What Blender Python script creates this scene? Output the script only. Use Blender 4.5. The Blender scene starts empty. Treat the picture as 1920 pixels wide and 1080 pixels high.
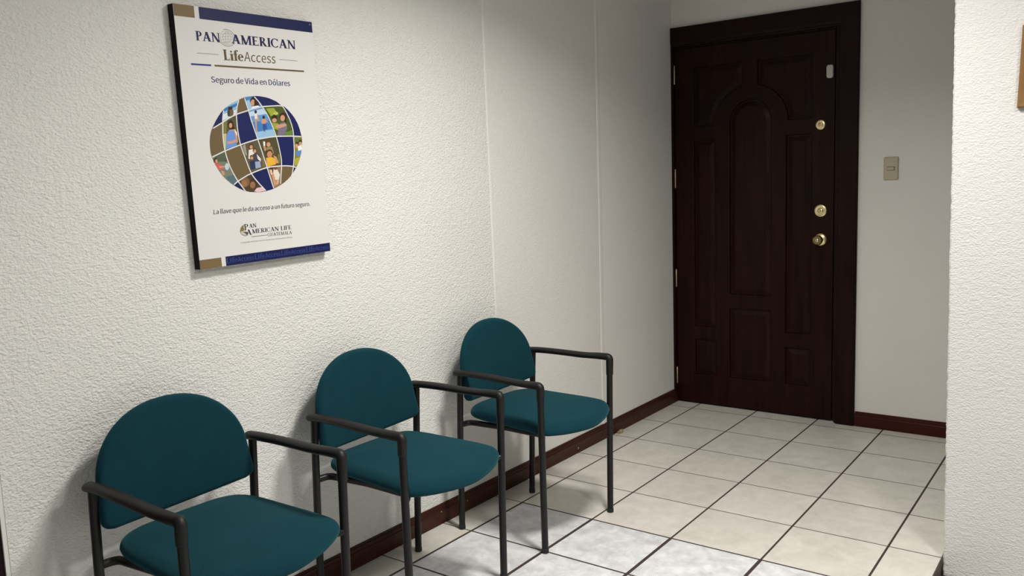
import bpy, bmesh, math, random
from mathutils import Vector, Matrix, geometry

# ---------------------------------------------------------------- camera, world, light, exposure
T = 0.35                     # edge of one floor tile in metres; plan coordinates below are in tiles
scene = bpy.context.scene
COL = scene.collection
def V(x, y, z): return Vector((x, y, z)) * T

cam_data = bpy.data.cameras.new('camera')
cam = bpy.data.objects.new('camera', cam_data)
COL.objects.link(cam)
cam_data.sensor_fit = 'HORIZONTAL'
cam_data.sensor_width = 36.0
cam_data.lens = 36.0 * 1573.13 / 1920.0
cam_data.clip_start = 0.05
R_ = Vector((0.80590774, 0.59104938, -0.03425405))
U_ = Vector((-0.04474867, 0.11850352, 0.99194479))
F_ = Vector((-0.59034758, 0.79788317, -0.12195158))
cam.matrix_world = Matrix.Translation(V(5.88988138, -13.01607187, 3.88906894)) @ Matrix((R_, U_, -F_)).transposed().to_4x4()
scene.camera = cam

world = bpy.data.worlds.new('world'); scene.world = world
world.use_nodes = True
world.node_tree.nodes['Background'].inputs[0].default_value = (0.9, 0.95, 1.0, 1)
world.node_tree.nodes['Background'].inputs[1].default_value = 0.0
scene.view_settings.view_transform = 'Standard'
scene.view_settings.look = 'None'
scene.view_settings.gamma = 1.0
scene.view_settings.use_curve_mapping = False
scene.view_settings.exposure = 0.0
CEIL = 7.2
# ceiling lamps: (x, y, size x, size y, emission, label)
LAMPS = [(3.3, -6.85, 0.9, 0.9, 37.5, 150, 'white square ceiling lamp above the row of teal chairs'),
         (7.6, -8.6, 0.9, 0.9, 31.0, 170, 'white square ceiling lamp above the lower floor')]
LAMP_COLOUR = (1.0, 0.978, 0.918)
for x, y, sx, sy, watts, spread, lab in LAMPS:
    ld = bpy.data.lights.new('lamp_light', 'AREA'); ld.shape = 'RECTANGLE'; ld.size = sx * T; ld.size_y = sy * T
    ld.energy = watts; ld.spread = math.radians(spread); ld.color = LAMP_COLOUR
    lo = bpy.data.objects.new('lamp_light', ld); COL.objects.link(lo); lo.location = V(x, y, CEIL - 0.07)

# ---------------------------------------------------------------- materials
def srgb(r, g, b):
    f = lambda c: (c / 255 / 12.92) if c / 255 <= 0.04045 else ((c / 255 + 0.055) / 1.055) ** 2.4
    return (f(r), f(g), f(b), 1.0)
class NT:
    def __init__(s, name):
        s.m = bpy.data.materials.new(name); s.m.use_nodes = True
        s.t = s.m.node_tree; s.b = s.t.nodes['Principled BSDF']
    def n(s, kind, **kw):
        o = s.t.nodes.new(kind)
        for k, v in kw.items():
            if k.startswith('i_'): o.inputs[k[2:].replace('_', ' ')].default_value = v
            else: setattr(o, k, v)
        return o
    def l(s, a, b): s.t.links.new(a, b)
    def math(s, op, a, b=None, c=None):
        o = s.n('ShaderNodeMath', operation=op)
        for i, v in enumerate((a, b, c)):
            if v is None: continue
            if isinstance(v, (int, float)): o.inputs[i].default_value = v
            else: s.l(v, o.inputs[i])
        return o.outputs[0]
    def mix(s, fac, a, b):
        o = s.n('ShaderNodeMix', data_type='RGBA')
        if isinstance(fac, (int, float)): o.inputs[0].default_value = fac
        else: s.l(fac, o.inputs[0])
        for i, v in ((6, a), (7, b)):
            if isinstance(v, tuple): o.inputs[i].default_value = v
            else: s.l(v, o.inputs[i])
        return o.outputs[2]
    def ramp(s, fac, p0, p1):
        o = s.n('ShaderNodeMapRange', clamp=True)
        o.inputs[1].default_value = p0; o.inputs[2].default_value = p1
        s.l(fac, o.inputs[0]); return o.outputs[0]
    def coords(s, scale=(1, 1, 1)):
        tc = s.n('ShaderNodeTexCoord'); mp = s.n('ShaderNodeMapping')
        mp.inputs['Scale'].default_value = scale
        s.l(tc.outputs['Object'], mp.inputs[0]); return mp.outputs[0]
    def noise(s, vec, scale, detail=2.0, rough=0.5, dist=0.0):
        o = s.n('ShaderNodeTexNoise'); s.l(vec, o.inputs['Vector'])
        o.inputs['Scale'].default_value = scale; o.inputs['Detail'].default_value = detail
        o.inputs['Roughness'].default_value = rough; o.inputs['Distortion'].default_value = dist
        return o.outputs['Fac']
    def bump(s, h, strength, dist):
        o = s.n('ShaderNodeBump'); o.inputs['Strength'].default_value = strength; o.inputs['Distance'].default_value = dist
        s.l(h, o.inputs['Height']); s.l(o.outputs[0], s.b.inputs['Normal'])
    def set(s, **kw):
        for k, v in kw.items(): s.b.inputs[k.replace('_', ' ')].default_value = v
        return s

def plain(name, rgb, rough=0.5, metal=0.0, spec=0.5):
    m = NT(name); m.set(Base_Color=rgb, Roughness=rough, Metallic=metal)
    m.b.inputs['Specular IOR Level'].default_value = spec
    return m.m

def stucco(name, rgb, strength, scale=(1, 1, 1)):
    m = NT(name); c = m.coords(scale)
    big = m.noise(c, 85, 2.0, 0.5)
    grain = m.noise(c, 165, 2.0, 0.55, 0.2)
    fine = m.noise(c, 420, 1.0, 0.5)
    h = m.math('ADD', m.math('MULTIPLY', m.ramp(big, 0.30, 0.70), 0.42), m.math('ADD', m.math('MULTIPLY', m.ramp(grain, 0.33, 0.68), 0.55), m.math('MULTIPLY', fine, 0.16)))
    wide = m.noise(c, 3.0, 2.0)
    m.l(m.mix(m.ramp(wide, 0.3, 0.7), rgb, tuple(v * 0.965 for v in rgb[:3]) + (1,)), m.b.inputs['Base Color'])
    m.set(Roughness=0.62); m.b.inputs['Specular IOR Level'].default_value = 0.3
    m.bump(h, strength, 0.0044)
    return m.m

WALL = (0.80, 0.79, 0.76, 1)
MAT_WALL = stucco('textured wall paint', WALL, 0.75, (1, 0.72, 1.1))
MAT_WALL_NEAR = stucco('textured wall paint near', (0.645, 0.63, 0.62, 1), 0.56, (0.75, 1, 1.1))  # same paint as the left wall, darkened to offset strong lamp light here
MAT_WALL_MID = stucco('textured wall paint, middle sheet', WALL, 0.42, (1, 0.72, 1.1))
MAT_WALL_END = stucco('textured wall paint, last sheet', (0.85, 0.84, 0.81, 1), 0.22, (1, 0.72, 1.1))  # same paint as the other sheets, lightened to brighten the dim door end
MAT_WALL_FAR = stucco('smoother wall paint', (0.82, 0.80, 0.765, 1), 0.2)
MAT_SMOOTH = plain('smooth wall paint', WALL, 0.6, 0, 0.3)
MAT_CEIL = plain('ceiling paint', (0.90, 0.89, 0.87, 1), 0.8, 0, 0.2)

def wood(name, a, b, axis='Z', rough=0.42, spec=0.4):
    m = NT(name)
    sc = {'Z': (14, 14, 1.1), 'Y': (14, 1.1, 14), 'X': (1.1, 14, 14)}[axis]
    c = m.coords(sc)
    g = m.noise(c, 2.4, 5.0, 0.6, 0.5)
    m.l(m.mix(m.ramp(g, 0.32, 0.68), a, b), m.b.inputs['Base Color'])
    m.set(Roughness=rough); m.b.inputs['Specular IOR Level'].default_value = spec
    m.bump(g, 0.08, 0.002)
    return m.m
MAT_DOOR = wood('dark varnished wood', (0.008, 0.0018, 0.0010, 1), (0.022, 0.0050, 0.0026, 1), 'Z', 0.36, 0.14)
MAT_CASING = wood('dark varnished casing wood', (0.008, 0.0019, 0.0012, 1), (0.019, 0.0048, 0.0028, 1), 'Z', 0.36, 0.14)
MAT_BASE_Y = wood('mahogany skirting wood along', (0.034, 0.0095, 0.006, 1), (0.060, 0.0175, 0.0115, 1), 'Y', 0.4, 0.2)
MAT_BASE_X = wood('mahogany skirting wood across', (0.034, 0.0066, 0.0048, 1), (0.062, 0.0118, 0.0085, 1), 'X', 0.4, 0.15)
MAT_RISER = plain('brown grout edge', (0.075, 0.05, 0.045, 1), 0.6)

def tiles():
    m = NT('floor tiles')
    tc = m.n('ShaderNodeTexCoord'); mp = m.n('ShaderNodeMapping')
    mp.inputs['Scale'].default_value = (1 / T, 1 / T, 1 / T)
    m.l(tc.outputs['Object'], mp.inputs[0])
    sep = m.n('ShaderNodeSeparateXYZ'); m.l(mp.outputs[0], sep.inputs[0])
    x, y = sep.outputs[0], sep.outputs[1]
    ix, iy = m.math('FLOOR', x), m.math('FLOOR', y)
    fx = m.math('ABSOLUTE', m.math('SUBTRACT', m.math('FRACT', x), 0.5))
    fy = m.math('ABSOLUTE', m.math('SUBTRACT', m.math('FRACT', y), 0.5))
    # the replaced batch of grey marbled tiles: from the sixth row on, right of the first joint
    new = m.math('MULTIPLY', m.math('LESS_THAN', y, -5.0), m.math('GREATER_THAN', x, 0.0))
    newj = m.math('MULTIPLY', m.math('LESS_THAN', y, -4.985), m.math('GREATER_THAN', x, -0.01))
    gx = m.math('GREATER_THAN', fx, m.math('SUBTRACT', 0.4885, m.math('MULTIPLY', newj, 0.0075)))
    gy = m.math('GREATER_THAN', fy, m.math('SUBTRACT', 0.4920, m.math('MULTIPLY', newj, 0.0045)))
    grout = m.math('MAXIMUM', gx, gy)
    # every tile gets its own piece of the pattern
    cmb = m.n('ShaderNodeCombineXYZ'); m.l(ix, cmb.inputs[0]); m.l(iy, cmb.inputs[1])
    wn = m.n('ShaderNodeTexWhiteNoise', noise_dimensions='2D'); m.l(cmb.outputs[0], wn.inputs['Vector'])
    off = m.n('ShaderNodeVectorMath', operation='MULTIPLY_ADD')
    m.l(wn.outputs['Color'], off.inputs[0]); off.inputs[1].default_value = (40, 40, 40); m.l(mp.outputs[0], off.inputs[2])
    cl = m.noise(off.outputs[0], 4.5, 6.0, 0.7, 0.4)
    cream = m.mix(m.ramp(cl, 0.34, 0.72), srgb(206, 201, 192), srgb(226, 221, 213))
    shade = m.math('MULTIPLY_ADD', wn.outputs['Value'], 0.07, 0.95)
    hs = m.n('ShaderNodeHueSaturation'); m.l(cream, hs.inputs['Color']); m.l(shade, hs.inputs['Value'])
    ml = m.noise(off.outputs[0], 5.5, 7.0, 0.68, 0.4)
    marble = m.mix(m.ramp(ml, 0.36, 0.64), srgb(196, 196, 198), srgb(231, 231, 233))
    face = m.mix(new, hs.outputs[0], marble)
    m.l(m.mix(grout, face, srgb(62, 50, 46)), m.b.inputs['Base Color'])
    m.l(m.math('MULTIPLY_ADD', grout, 0.45, 0.33), m.b.inputs['Roughness'])
    m.b.inputs['Specular IOR Level'].default_value = 0.4
    h = m.math('SUBTRACT', 1.0, grout)
    m.bump(h, 0.5, 0.0015)
    return m.m
MAT_TILE = tiles()

def fabric():
    m = NT('teal upholstery'); c = m.coords()
    a = m.noise(c, 650, 2.0, 0.6); b = m.noise(c, 14, 3.0)
    col = m.mix(m.ramp(a, 0.3, 0.7), (0.0008, 0.0215, 0.0330, 1), (0.0022, 0.0360, 0.0505, 1))
    hs = m.n('ShaderNodeHueSaturation'); m.l(col, hs.inputs['Color']); m.l(m.math('MULTIPLY_ADD', b, 0.3, 0.85), hs.inputs['Value'])
    m.l(hs.outputs[0], m.b.inputs['Base Color'])
    m.set(Roughness=0.9); m.b.inputs['Specular IOR Level'].default_value = 0.15
    m.b.inputs['Sheen Weight'].default_value = 0.16; m.b.inputs['Sheen Roughness'].default_value = 0.5
    m.b.inputs['Sheen Tint'].default_value = (0.2, 0.7, 0.8, 1)
    m.bump(a, 0.35, 0.0008)
    return m.m
MAT_FABRIC = fabric()
def metal_paint():
    m = NT('black tube'); c = m.coords()
    a = m.noise(c, 300, 2.0)
    m.l(m.mix(a, (0.0035, 0.0036, 0.0038, 1), (0.0080, 0.0079, 0.0081, 1)), m.b.inputs['Base Color'])
    m.set(Roughness=0.42); m.b.inputs['Specular IOR Level'].default_value = 0.35; m.bump(a, 0.1, 0.0005)
    return m.m
MAT_TUBE = metal_paint()
MAT_ARM = plain('black arm plastic', (0.0075, 0.0073, 0.0073, 1), 0.5, 0, 0.3)
MAT_GLIDE = plain('black rubber', (0.008, 0.008, 0.008, 1), 0.7)
MAT_BRASS = plain('polished brass', (0.92, 0.78, 0.44, 1), 0.28, 1.0)
MAT_BRASS_DARK = plain('dull brass', (0.30, 0.23, 0.11, 1), 0.4, 1.0)
MAT_HINGE = plain('old hinge brass', (0.62, 0.52, 0.34, 1), 0.45, 0.6)
MAT_WHITE_PL = plain('white plastic', (0.62, 0.60, 0.56, 1), 0.45)
MAT_SWITCH = plain('ivory plastic', (0.52, 0.47, 0.34, 1), 0.35)
MAT_GAP_SHADE = plain('painted gap shade', (0.06, 0.05, 0.035, 1), 0.7)  # dark colour stands in for the shade inside gaps and keyholes
MAT_BOARD = plain('matt white print', (0.72, 0.705, 0.685, 1), 0.5, 0, 0.3)
MAT_BOARD_EDGE = plain('black board edge', (0.0045, 0.003, 0.0035, 1), 0.6, 0, 0.15)
_ink = {}
def ink(r, g, b):
    if (r, g, b) not in _ink:
        _ink[(r, g, b)] = plain('ink %d %d %d' % (r, g, b), srgb(r, g, b), 0.5, 0, 0.3)
    return _ink[(r, g, b)]
NAVY = (13, 22, 74); GOLD = (122, 101, 68); BRONZE = (96, 80, 48)

# ---------------------------------------------------------------- mesh helpers (points in tiles)
class MB:
    """collects geometry of ONE mesh object; points are in tiles, relative to the object's origin"""
    def __init__(s): s.v = []; s.f = []; s.mi = []; s.mats = []; s.sm = []
    def mat(s, m):
        if m not in s.mats: s.mats.append(m)
        return s.mats.index(m)
    def add(s, verts, faces, m, smooth=False):
        o = len(s.v); i = s.mat(m)
        s.v += [Vector(p) for p in verts]
        for f in faces:
            s.f.append([o + k for k in f]); s.mi.append(i); s.sm.append(smooth)
    def box(s, x0, x1, y0, y1, z0, z1, m):
        v = [(x, y, z) for x in (x0, x1) for y in (y0, y1) for z in (z0, z1)]
        s.add(v, [(0, 1, 3, 2), (4, 6, 7, 5), (0, 4, 5, 1), (2, 3, 7, 6), (0, 2, 6, 4), (1, 5, 7, 3)], m)
    def build(s, name, parent=None, loc=(0, 0, 0), bevel=0.0, shade_angle=None):
        me = bpy.data.meshes.new(name)
        me.from_pydata([p * T for p in s.v], [], s.f)
        for m in s.mats: me.materials.append(m)
        for p, i, q in zip(me.polygons, s.mi, s.sm): p.material_index = i; p.use_smooth = q
        bm = bmesh.new(); bm.from_mesh(me); bmesh.ops.recalc_face_normals(bm, faces=bm.faces); bm.to_mesh(me); bm.free()
        o = bpy.data.objects.new(name, me); COL.objects.link(o)
        o.location = V(*loc)
        if parent is not None: o.parent = parent
        if bevel:
            b = o.modifiers.new('bevel', 'BEVEL'); b.width = bevel; b.segments = 2; b.limit_method = 'ANGLE'; b.angle_limit = 0.6
        return o

def fillet(pts, rad, n=8):
    """rounds the corners of an open 3-D polyline"""
    pts = [Vector(p) for p in pts]; out = [pts[0]]
    for i in range(1, len(pts) - 1):
        a, b, c = pts[i - 1], pts[i], pts[i + 1]
        r = rad[i - 1] if isinstance(rad, (list, tuple)) else rad
        d = min(r, (b - a).length * 0.49, (c - b).length * 0.49)
        if r <= 0: out.append(b); continue
        p, q = b + (a - b).normalized() * d, b + (c - b).normalized() * d
        for k in range(n + 1):
            t = k / n; out.append(p * (1 - t) ** 2 + b * 2 * t * (1 - t) + q * t * t)
    out.append(pts[-1]); return out

def tube(mb, pts, radii, m, seg=14, cap=0.35):
    """sweep of an ellipse along a path; radii: one (side, up) pair or one pair per point"""
    pts = [Vector(p) for p in pts]; n = len(pts)
    if not isinstance(radii, list): radii = [radii] * n
    tan = [(pts[min(i + 1, n - 1)] - pts[max(i - 1, 0)]).normalized() for i in range(n)]
    ref = Vector((0, 1, 0)) if abs(tan[0].y) < 0.9 else Vector((1, 0, 0))
    side = (ref - tan[0] * ref.dot(tan[0])).normalized()
    rings = []
    def ring(c, t, s, ra):
        u = t.cross(s); return [c + s * ra[0] * math.cos(2 * math.pi * k / seg) + u * ra[1] * math.sin(2 * math.pi * k / seg) for k in range(seg)]
    for i in range(n):
        side = (side - tan[i] * side.dot(tan[i])).normalized()
        if i == 0 and cap:
            for q in (0.0, 0.5, 0.8): rings.append(ring(pts[0] - tan[0] * cap * radii[0][1] * (1 - q), tan[0], side, tuple(r * (0.45 + 0.55 * math.sqrt(1 - (1 - q) ** 2)) for r in radii[0])))
        rings.append(ring(pts[i], tan[i], side, radii[i]))
        if i == n - 1 and cap:
            for q in (0.8, 0.5, 0.0): rings.append(ring(pts[i] + tan[i] * cap * radii[i][1] * (1 - q), tan[i], side, tuple(r * (0.45 + 0.55 * math.sqrt(1 - (1 - q) ** 2)) for r in radii[i])))
    v = [p for r in rings for p in r]; f = []
    for i in range(len(rings) - 1):
        for k in range(seg):
            k2 = (k + 1) % seg; f.append((i * seg + k, i * seg + k2, (i + 1) * seg + k2, (i + 1) * seg + k))
    mb.add(v, f, m, True)
    mb.add(rings[0], [tuple(range(seg))], m); mb.add(rings[-1], [tuple(range(seg))], m)

def lathe(mb, prof, org, axis, m, seg=28):
    """prof: (radius, height along axis)"""
    axis = Vector(axis).normalized(); a = axis.orthogonal().normalized(); b = axis.cross(a); org = Vector(org)
    v = [org + axis * h + (a * math.cos(2 * math.pi * k / seg) + b * math.sin(2 * math.pi * k / seg)) * r for r, h in prof for k in range(seg)]
    f = [(i * seg + k, i * seg + (k + 1) % seg, (i + 1) * seg + (k + 1) % seg, (i + 1) * seg + k) for i in range(len(prof) - 1) for k in range(seg)]
    mb.add(v, f, m, True)
    mb.add(v[-seg:], [tuple(range(seg))], m)

def offset_loop(p, d):
    """2-D closed loop (counter-clockwise) moved inwards by d"""
    n = len(p); out = []
    for i in range(n):
        a, b, c = Vector(p[i - 1]), Vector(p[i]), Vector(p[(i + 1) % n])
        e1, e2 = (b - a).normalized(), (c - b).normalized()
        n1, n2 = Vector((-e1.y, e1.x)), Vector((-e2.y, e2.x))
        k = max(0.35, 1 + n1.dot(n2)); q = b + (n1 + n2) * (d / k); out.append((q.x, q.y))
    return out
def ccw(p):
    a = sum(p[i - 1][0] * p[i][1] - p[i][0] * p[i - 1][1] for i in range(len(p)))
    return list(p) if a > 0 else list(reversed(p))
def fill(loops):
    """triangles of 2-D loops with holes; returns points and index triples"""
    L = [[Vector((a, b, 0)) for a, b in lp] for lp in loops]
    pts = [p for lp in L for p in lp]
    return pts, geometry.tessellate_polygon(L)

def tag(o, label=None, cat=None, group=None, kind=None):
    if label: o['label'] = label
    if cat: o['category'] = cat
    if group: o['group'] = group
    if kind: o['kind'] = kind
    return o
def empty(name, loc, label, cat, group=None, rz=0.0):
    o = bpy.data.objects.new(name, None); COL.objects.link(o)
    o.empty_display_size = 0.1; o.location = V(*loc); o.rotation_euler = (0, 0, rz)
    return tag(o, label, cat, group)

# ---------------------------------------------------------------- the setting
WX = -0.45        # face of the left wall
BY = 0.28         # face of the back wall
NY = -4.05        # face of the near wall
PX = 4.50         # edge of the raised tiled floor
LOW = -0.385      # level of the lower floor
RX, FY = 13.0, -18.0   # far side walls of the room, behind the camera

m = MB(); m.box(WX - 0.6, PX, FY, 0.6, -0.4, 0, MAT_TILE); m.box(PX, RX, -3.7, 0.6, -0.4, 0, MAT_TILE)
tag(m.build('floor'), 'raised cream tiled floor with dark joints', 'floor', kind='structure')
m = MB(); m.box(PX, PX + 0.012, FY, NY + 0.02, LOW, -0.004, MAT_RISER)
tag(m.build('trim_1'), 'brown edge of the step at the end of the raised tiles', 'step edge', kind='structure')
m = MB(); m.box(PX - 0.3, RX, FY, NY + 0.3, LOW - 0.2, LOW, MAT_TILE)
tag(m.build('floor_lower'), 'lower tiled floor in front of the near wall', 'floor', kind='structure')
m = MB(); m.box(WX - 0.6, RX + 0.4, FY - 0.4, 0.8, CEIL, CEIL + 0.3, MAT_CEIL)
tag(m.build('ceiling'), 'white ceiling above the room', 'ceiling', kind='structure')

WEND = -10.585    # where the left wall stops at a dark opening
m = MB(); m.box(WX - 0.4, WX, WEND, -4.81, -0.05, CEIL, MAT_WALL); m.box(WX - 0.4, WX, -4.81, -2.19, -0.05, CEIL, MAT_WALL_MID); m.box(WX - 0.4, WX, -2.19, 0.7, -0.05, CEIL, MAT_WALL_END)
tag(m.build('wall_left'), 'white textured wall behind the three teal chairs', 'wall', kind='structure')
m = MB(); m.box(WX - 0.4, WX - 0.004, WEND - 0.03, WEND, -0.05, CEIL, MAT_SMOOTH)
tag(m.build('trim_2'), 'smooth plaster edge at the end of the left wall', 'wall edge', kind='structure')
m = MB(); m.box(WX - 0.4, WX - 0.02, WEND - 0.5, WEND - 0.03, 0, 6.2, MAT_CASING); m.box(WX - 0.4, WX - 0.02, WEND - 3.2, WEND - 2.7, 0, 6.2, MAT_CASING); m.box(WX - 0.4, WX - 0.02, WEND - 2.7, WEND - 0.5, 5.75, 6.2, MAT_CASING)
m.box(WX - 0.3, WX - 0.1, WEND - 2.7, WEND - 0.5, 0, 5.75, MAT_DOOR)
tag(m.build('door_2'), 'dark wooden doorway beyond the end of the left wall', 'door', kind='structure')
m = MB(); m.box(WX - 0.4, WX - 0.03, WEND - 3.2, WEND - 0.03, 6.2, CEIL, MAT_SMOOTH); m.box(WX - 0.4, WX, FY, WEND - 3.2, -0.05, CEIL, MAT_WALL)
tag(m.build('wall_left_rear'), 'white wall around the dark doorway', 'wall', kind='structure')
# raised joints between the wall sheets
def joint(name, pts, w, h, label):
    m = MB()
    prof = [(-w, -0.01), (-w, 0.0), (-w * 0.55, h), (w * 0.55, h), (w, 0.0), (w, -0.01)]
    rings = [[(WX + b, y + a, z) for a, b in prof] for y, z in pts]
    for i in range(len(rings) - 1):
        for k in range(len(prof) - 1):
            m.add([rings[i][k], rings[i][k + 1], rings[i + 1][k + 1], rings[i + 1][k]], [(0, 1, 2, 3)], MAT_SMOOTH)
    tag(m.build(name), label, 'wall joint', kind='structure')
joint('trim_3', [(-2.20, 0.2), (-2.205, 1.2), (-2.19, 3.5), (-2.185, 6.0), (-2.18, CEIL)], 0.05, 0.008, 'wide vertical joint strip on the left wall, nearest the door')
joint('trim_4', [(-4.78, 0.2), (-4.79, 2.4), (-4.815, 4.2), (-4.835, 5.5), (-4.85, CEIL)], 0.028, 0.006, 'thin vertical joint on the left wall above the farthest chair')

m = MB()
DX0, DX1, DZ = -0.405, 2.21, 6.03
m.box(WX - 0.3, DX0 - 0.045, BY, BY + 0.5, -0.05, CEIL, MAT_WALL_FAR)
m.box(DX1 + 0.05, RX, BY, BY + 0.5, -0.05, CEIL, MAT_WALL_FAR)
m.box(DX0 - 0.045, DX1 + 0.05, BY, BY + 0.5, DZ + 0.05, CEIL, MAT_WALL_FAR)
tag(m.build('wall_back'), 'grey white wall with the dark wooden door', 'wall', kind='structure')
m = MB(); m.box(DX0 - 0.05, DX1 + 0.06, BY + 0.4, BY + 0.5, 0, DZ + 0.06, MAT_GAP_SHADE)  # solid dark panel, its colour stands in for shade behind the door
tag(m.build('wall_back_shade_panel'), 'dark panel painted as shade behind the closed door', 'wall', kind='structure')

# near wall: its free edge is worn and slightly uneven
rnd = random.Random(5)
m = MB(); NX0 = 4.515; N = 460; e1 = []; e2 = []
w1 = [rnd.uniform(-1, 1) for _ in range(N + 1)]
for i in range(N + 1):
    z = LOW + (CEIL - LOW) * i / N
    j = 0.0055 * (0.5 * w1[i] + 0.3 * w1[i - 1] + 0.2 * w1[i - 2]); lean = -0.0075 * (z - 1.5)
    e1.append((NX0 + lean + j, NY + 0.014, z)); e2.append((NX0 + lean + 0.014 + j * 0.5, NY, z))
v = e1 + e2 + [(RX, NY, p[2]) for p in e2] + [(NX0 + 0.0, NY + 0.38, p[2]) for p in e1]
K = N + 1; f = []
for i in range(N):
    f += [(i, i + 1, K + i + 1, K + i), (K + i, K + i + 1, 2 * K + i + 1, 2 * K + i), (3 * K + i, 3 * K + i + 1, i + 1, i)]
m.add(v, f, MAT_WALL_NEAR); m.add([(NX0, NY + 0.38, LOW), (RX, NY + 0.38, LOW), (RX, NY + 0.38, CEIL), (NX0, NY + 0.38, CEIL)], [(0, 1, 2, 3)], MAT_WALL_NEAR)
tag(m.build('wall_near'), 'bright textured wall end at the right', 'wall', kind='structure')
m = MB(); m.box(RX, RX + 0.4, FY, 0.8, LOW, CEIL, MAT_SMOOTH)
tag(m.build('wall_right'), 'white wall at the far right of the room', 'wall', kind='structure')
m = MB(); m.box(WX - 0.6, RX + 0.4, FY - 0.4, FY, LOW, CEIL, MAT_SMOOTH)
tag(m.build('wall_front'), 'white wall behind the camera', 'wall', kind='structure')

# skirting boards with a stepped top
def skirting(name, axis, a0, a1, face, sgn, z0, mt, label, chips=()):
    prof = [(0, 0), (0.04, 0), (0.04, 0.160), (0.036, 0.166), (0.030, 0.168), (0.030, 0.186), (0.026, 0.202), (0.014, 0.212), (0.012, 0.226), (0, 0.228)]
    m = MB(); P = lambda a, d, z: (face + sgn * d, a, z0 + z) if axis == 'Y' else (a, face + sgn * d, z0 + z)
    n = len(prof)
    v = [P(a0, d, z) for d, z in prof] + [P(a1, d, z) for d, z in prof]
    m.add(v, [(k, (k + 1) % n, n + (k + 1) % n, n + k) for k in range(n)] + [tuple(range(n)), tuple(range(n, 2 * n))], mt)
    for a, z, w, h in chips:
        m.add([P(a - w, 0.0412, z - h), P(a + w * 0.3, 0.0412, z - h * 0.8), P(a + w, 0.0412, z + h * 0.4), P(a - w * 0.5, 0.0412, z + h)], [(0, 1, 2, 3)], MAT_SMOOTH)
    tag(m.build(name), label, 'skirting board', kind='structure')
skirting('baseboard_left', 'Y', WEND, BY + 0.02, WX, 1, 0, MAT_BASE_Y, 'dark mahogany skirting along the left wall',
         [(-3.02, 0.075, 0.008, 0.016), (-5.55, 0.125, 0.008, 0.005), (-1.05, 0.105, 0.008, 0.003), (-6.03, 0.15, 0.007, 0.006)])
skirting('baseboard_back', 'X', 2.585, RX, BY, -1, 0, MAT_BASE_X, 'reddish mahogany skirting right of the door')
skirting('baseboard_near', 'X', NX0 + 0.02, RX, NY, -1, LOW, MAT_BASE_X, 'mahogany skirting at the foot of the near wall')

# ---------------------------------------------------------------- the door
door = bpy.data.objects.new('door_1', None); COL.objects.link(door); door.location = V(DX0, 0.31, 0)
tag(door, 'dark carved wooden door with an arched centre panel', 'door', kind='structure')
OX = DX0; FYD = 0.0          # door-local: x from the hinge side, y towards the viewer is negative
def arc(cx, cz, r, a0, a1, n):
    return [(cx + r * math.cos(math.radians(a0 + (a1 - a0) * k / n)), cz + r * math.sin(math.radians(a0 + (a1 - a0) * k / n))) for k in range(n + 1)]
AX = 0.897
def rect(x0, x1, z0, z1): return [(x0, z0), (x1, z0), (x1, z1), (x0, z1)]
ra = 0.60; zc = 4.74
xl = 0.785; al = math.degrees(math.acos((xl - AX) / ra))
xr = 1.005; ar = math.degrees(math.acos((xr - AX) / ra))
panels = [
    [(-0.083, zc)] + arc(AX, zc, ra, 180, al, 14) + [(xl, 5.725), (-0.083, 5.725)],
    list(reversed([(1.882, zc)] + arc(AX, zc, ra, 0, ar, 14) + [(xr, 5.725), (1.882, 5.725)])),
    rect(-0.083, 0.312, 1.362, 4.525), rect(1.472, 1.882, 1.362, 4.525),
    rect(-0.083, 0.318, 0.517, 1.150), rect(1.476, 1.882, 0.517, 1.140),
    [(0.542, 1.945), (1.252, 1.945)] + arc(AX, 4.775, 0.355, 0, 180, 24),
    rect(0.534, 1.256, 0.520, 1.722)]
panels = [ccw(p) for p in panels]
m = MB()
face = [(DX0, 0.03), (DX1, 0.03), (DX1, DZ), (DX0, DZ)]
pts, tri = fill([face] + panels)
m.add([(p.x - OX, 0, p.y) for p in pts], tri, MAT_DOOR)
DEP = 0.034
for p in panels:      # rounded lip of each opening
    prev = [(a - OX, 0, b) for a, b in p]
    for d, h in ((0.006, 0.004), (0.012, 0.013), (0.014, DEP)):
        q = [(a - OX, h, b) for a, b in offset_loop(p, d)]; n = len(q)
        m.add(prev + q, [(k, (k + 1) % n, n + (k + 1) % n, n + k) for k in range(n)], MAT_DOOR); prev = q
n = 4
back = [(DX0 - OX, 0.12, 0.03), (DX1 - OX, 0.12, 0.03), (DX1 - OX, 0.12, DZ), (DX0 - OX, 0.12, DZ)]
fr = [(a - OX, 0, b) for a, b in face]
m.add(fr + back, [(k, (k + 1) % 4, 4 + (k + 1) % 4, 4 + k) for k in range(4)] + [(4, 5, 6, 7)], MAT_DOOR)
m.build('leaf', door)
for p in panels:      # raised and fielded panels set into the openings
    m = MB(); prev = None; n = len(p)
    for d, h in ((0.013, DEP), (0.040, DEP), (0.105, 0.010), (0.109, 0.006), (0.112, 0.006)):
        q = [(a - OX, h, b) for a, b in offset_loop(p, d)]
        if prev: m.add(prev + q, [(k, (k + 1) % n, n + (k + 1) % n, n + k) for k in range(n)], MAT_DOOR)
        prev = q; last = offset_loop(p, d)
    pts, tri = fill([last]); m.add([(a.x - OX, 0.006, a.y) for a in pts], tri, MAT_DOOR)
    m.build('panel', door)
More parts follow.
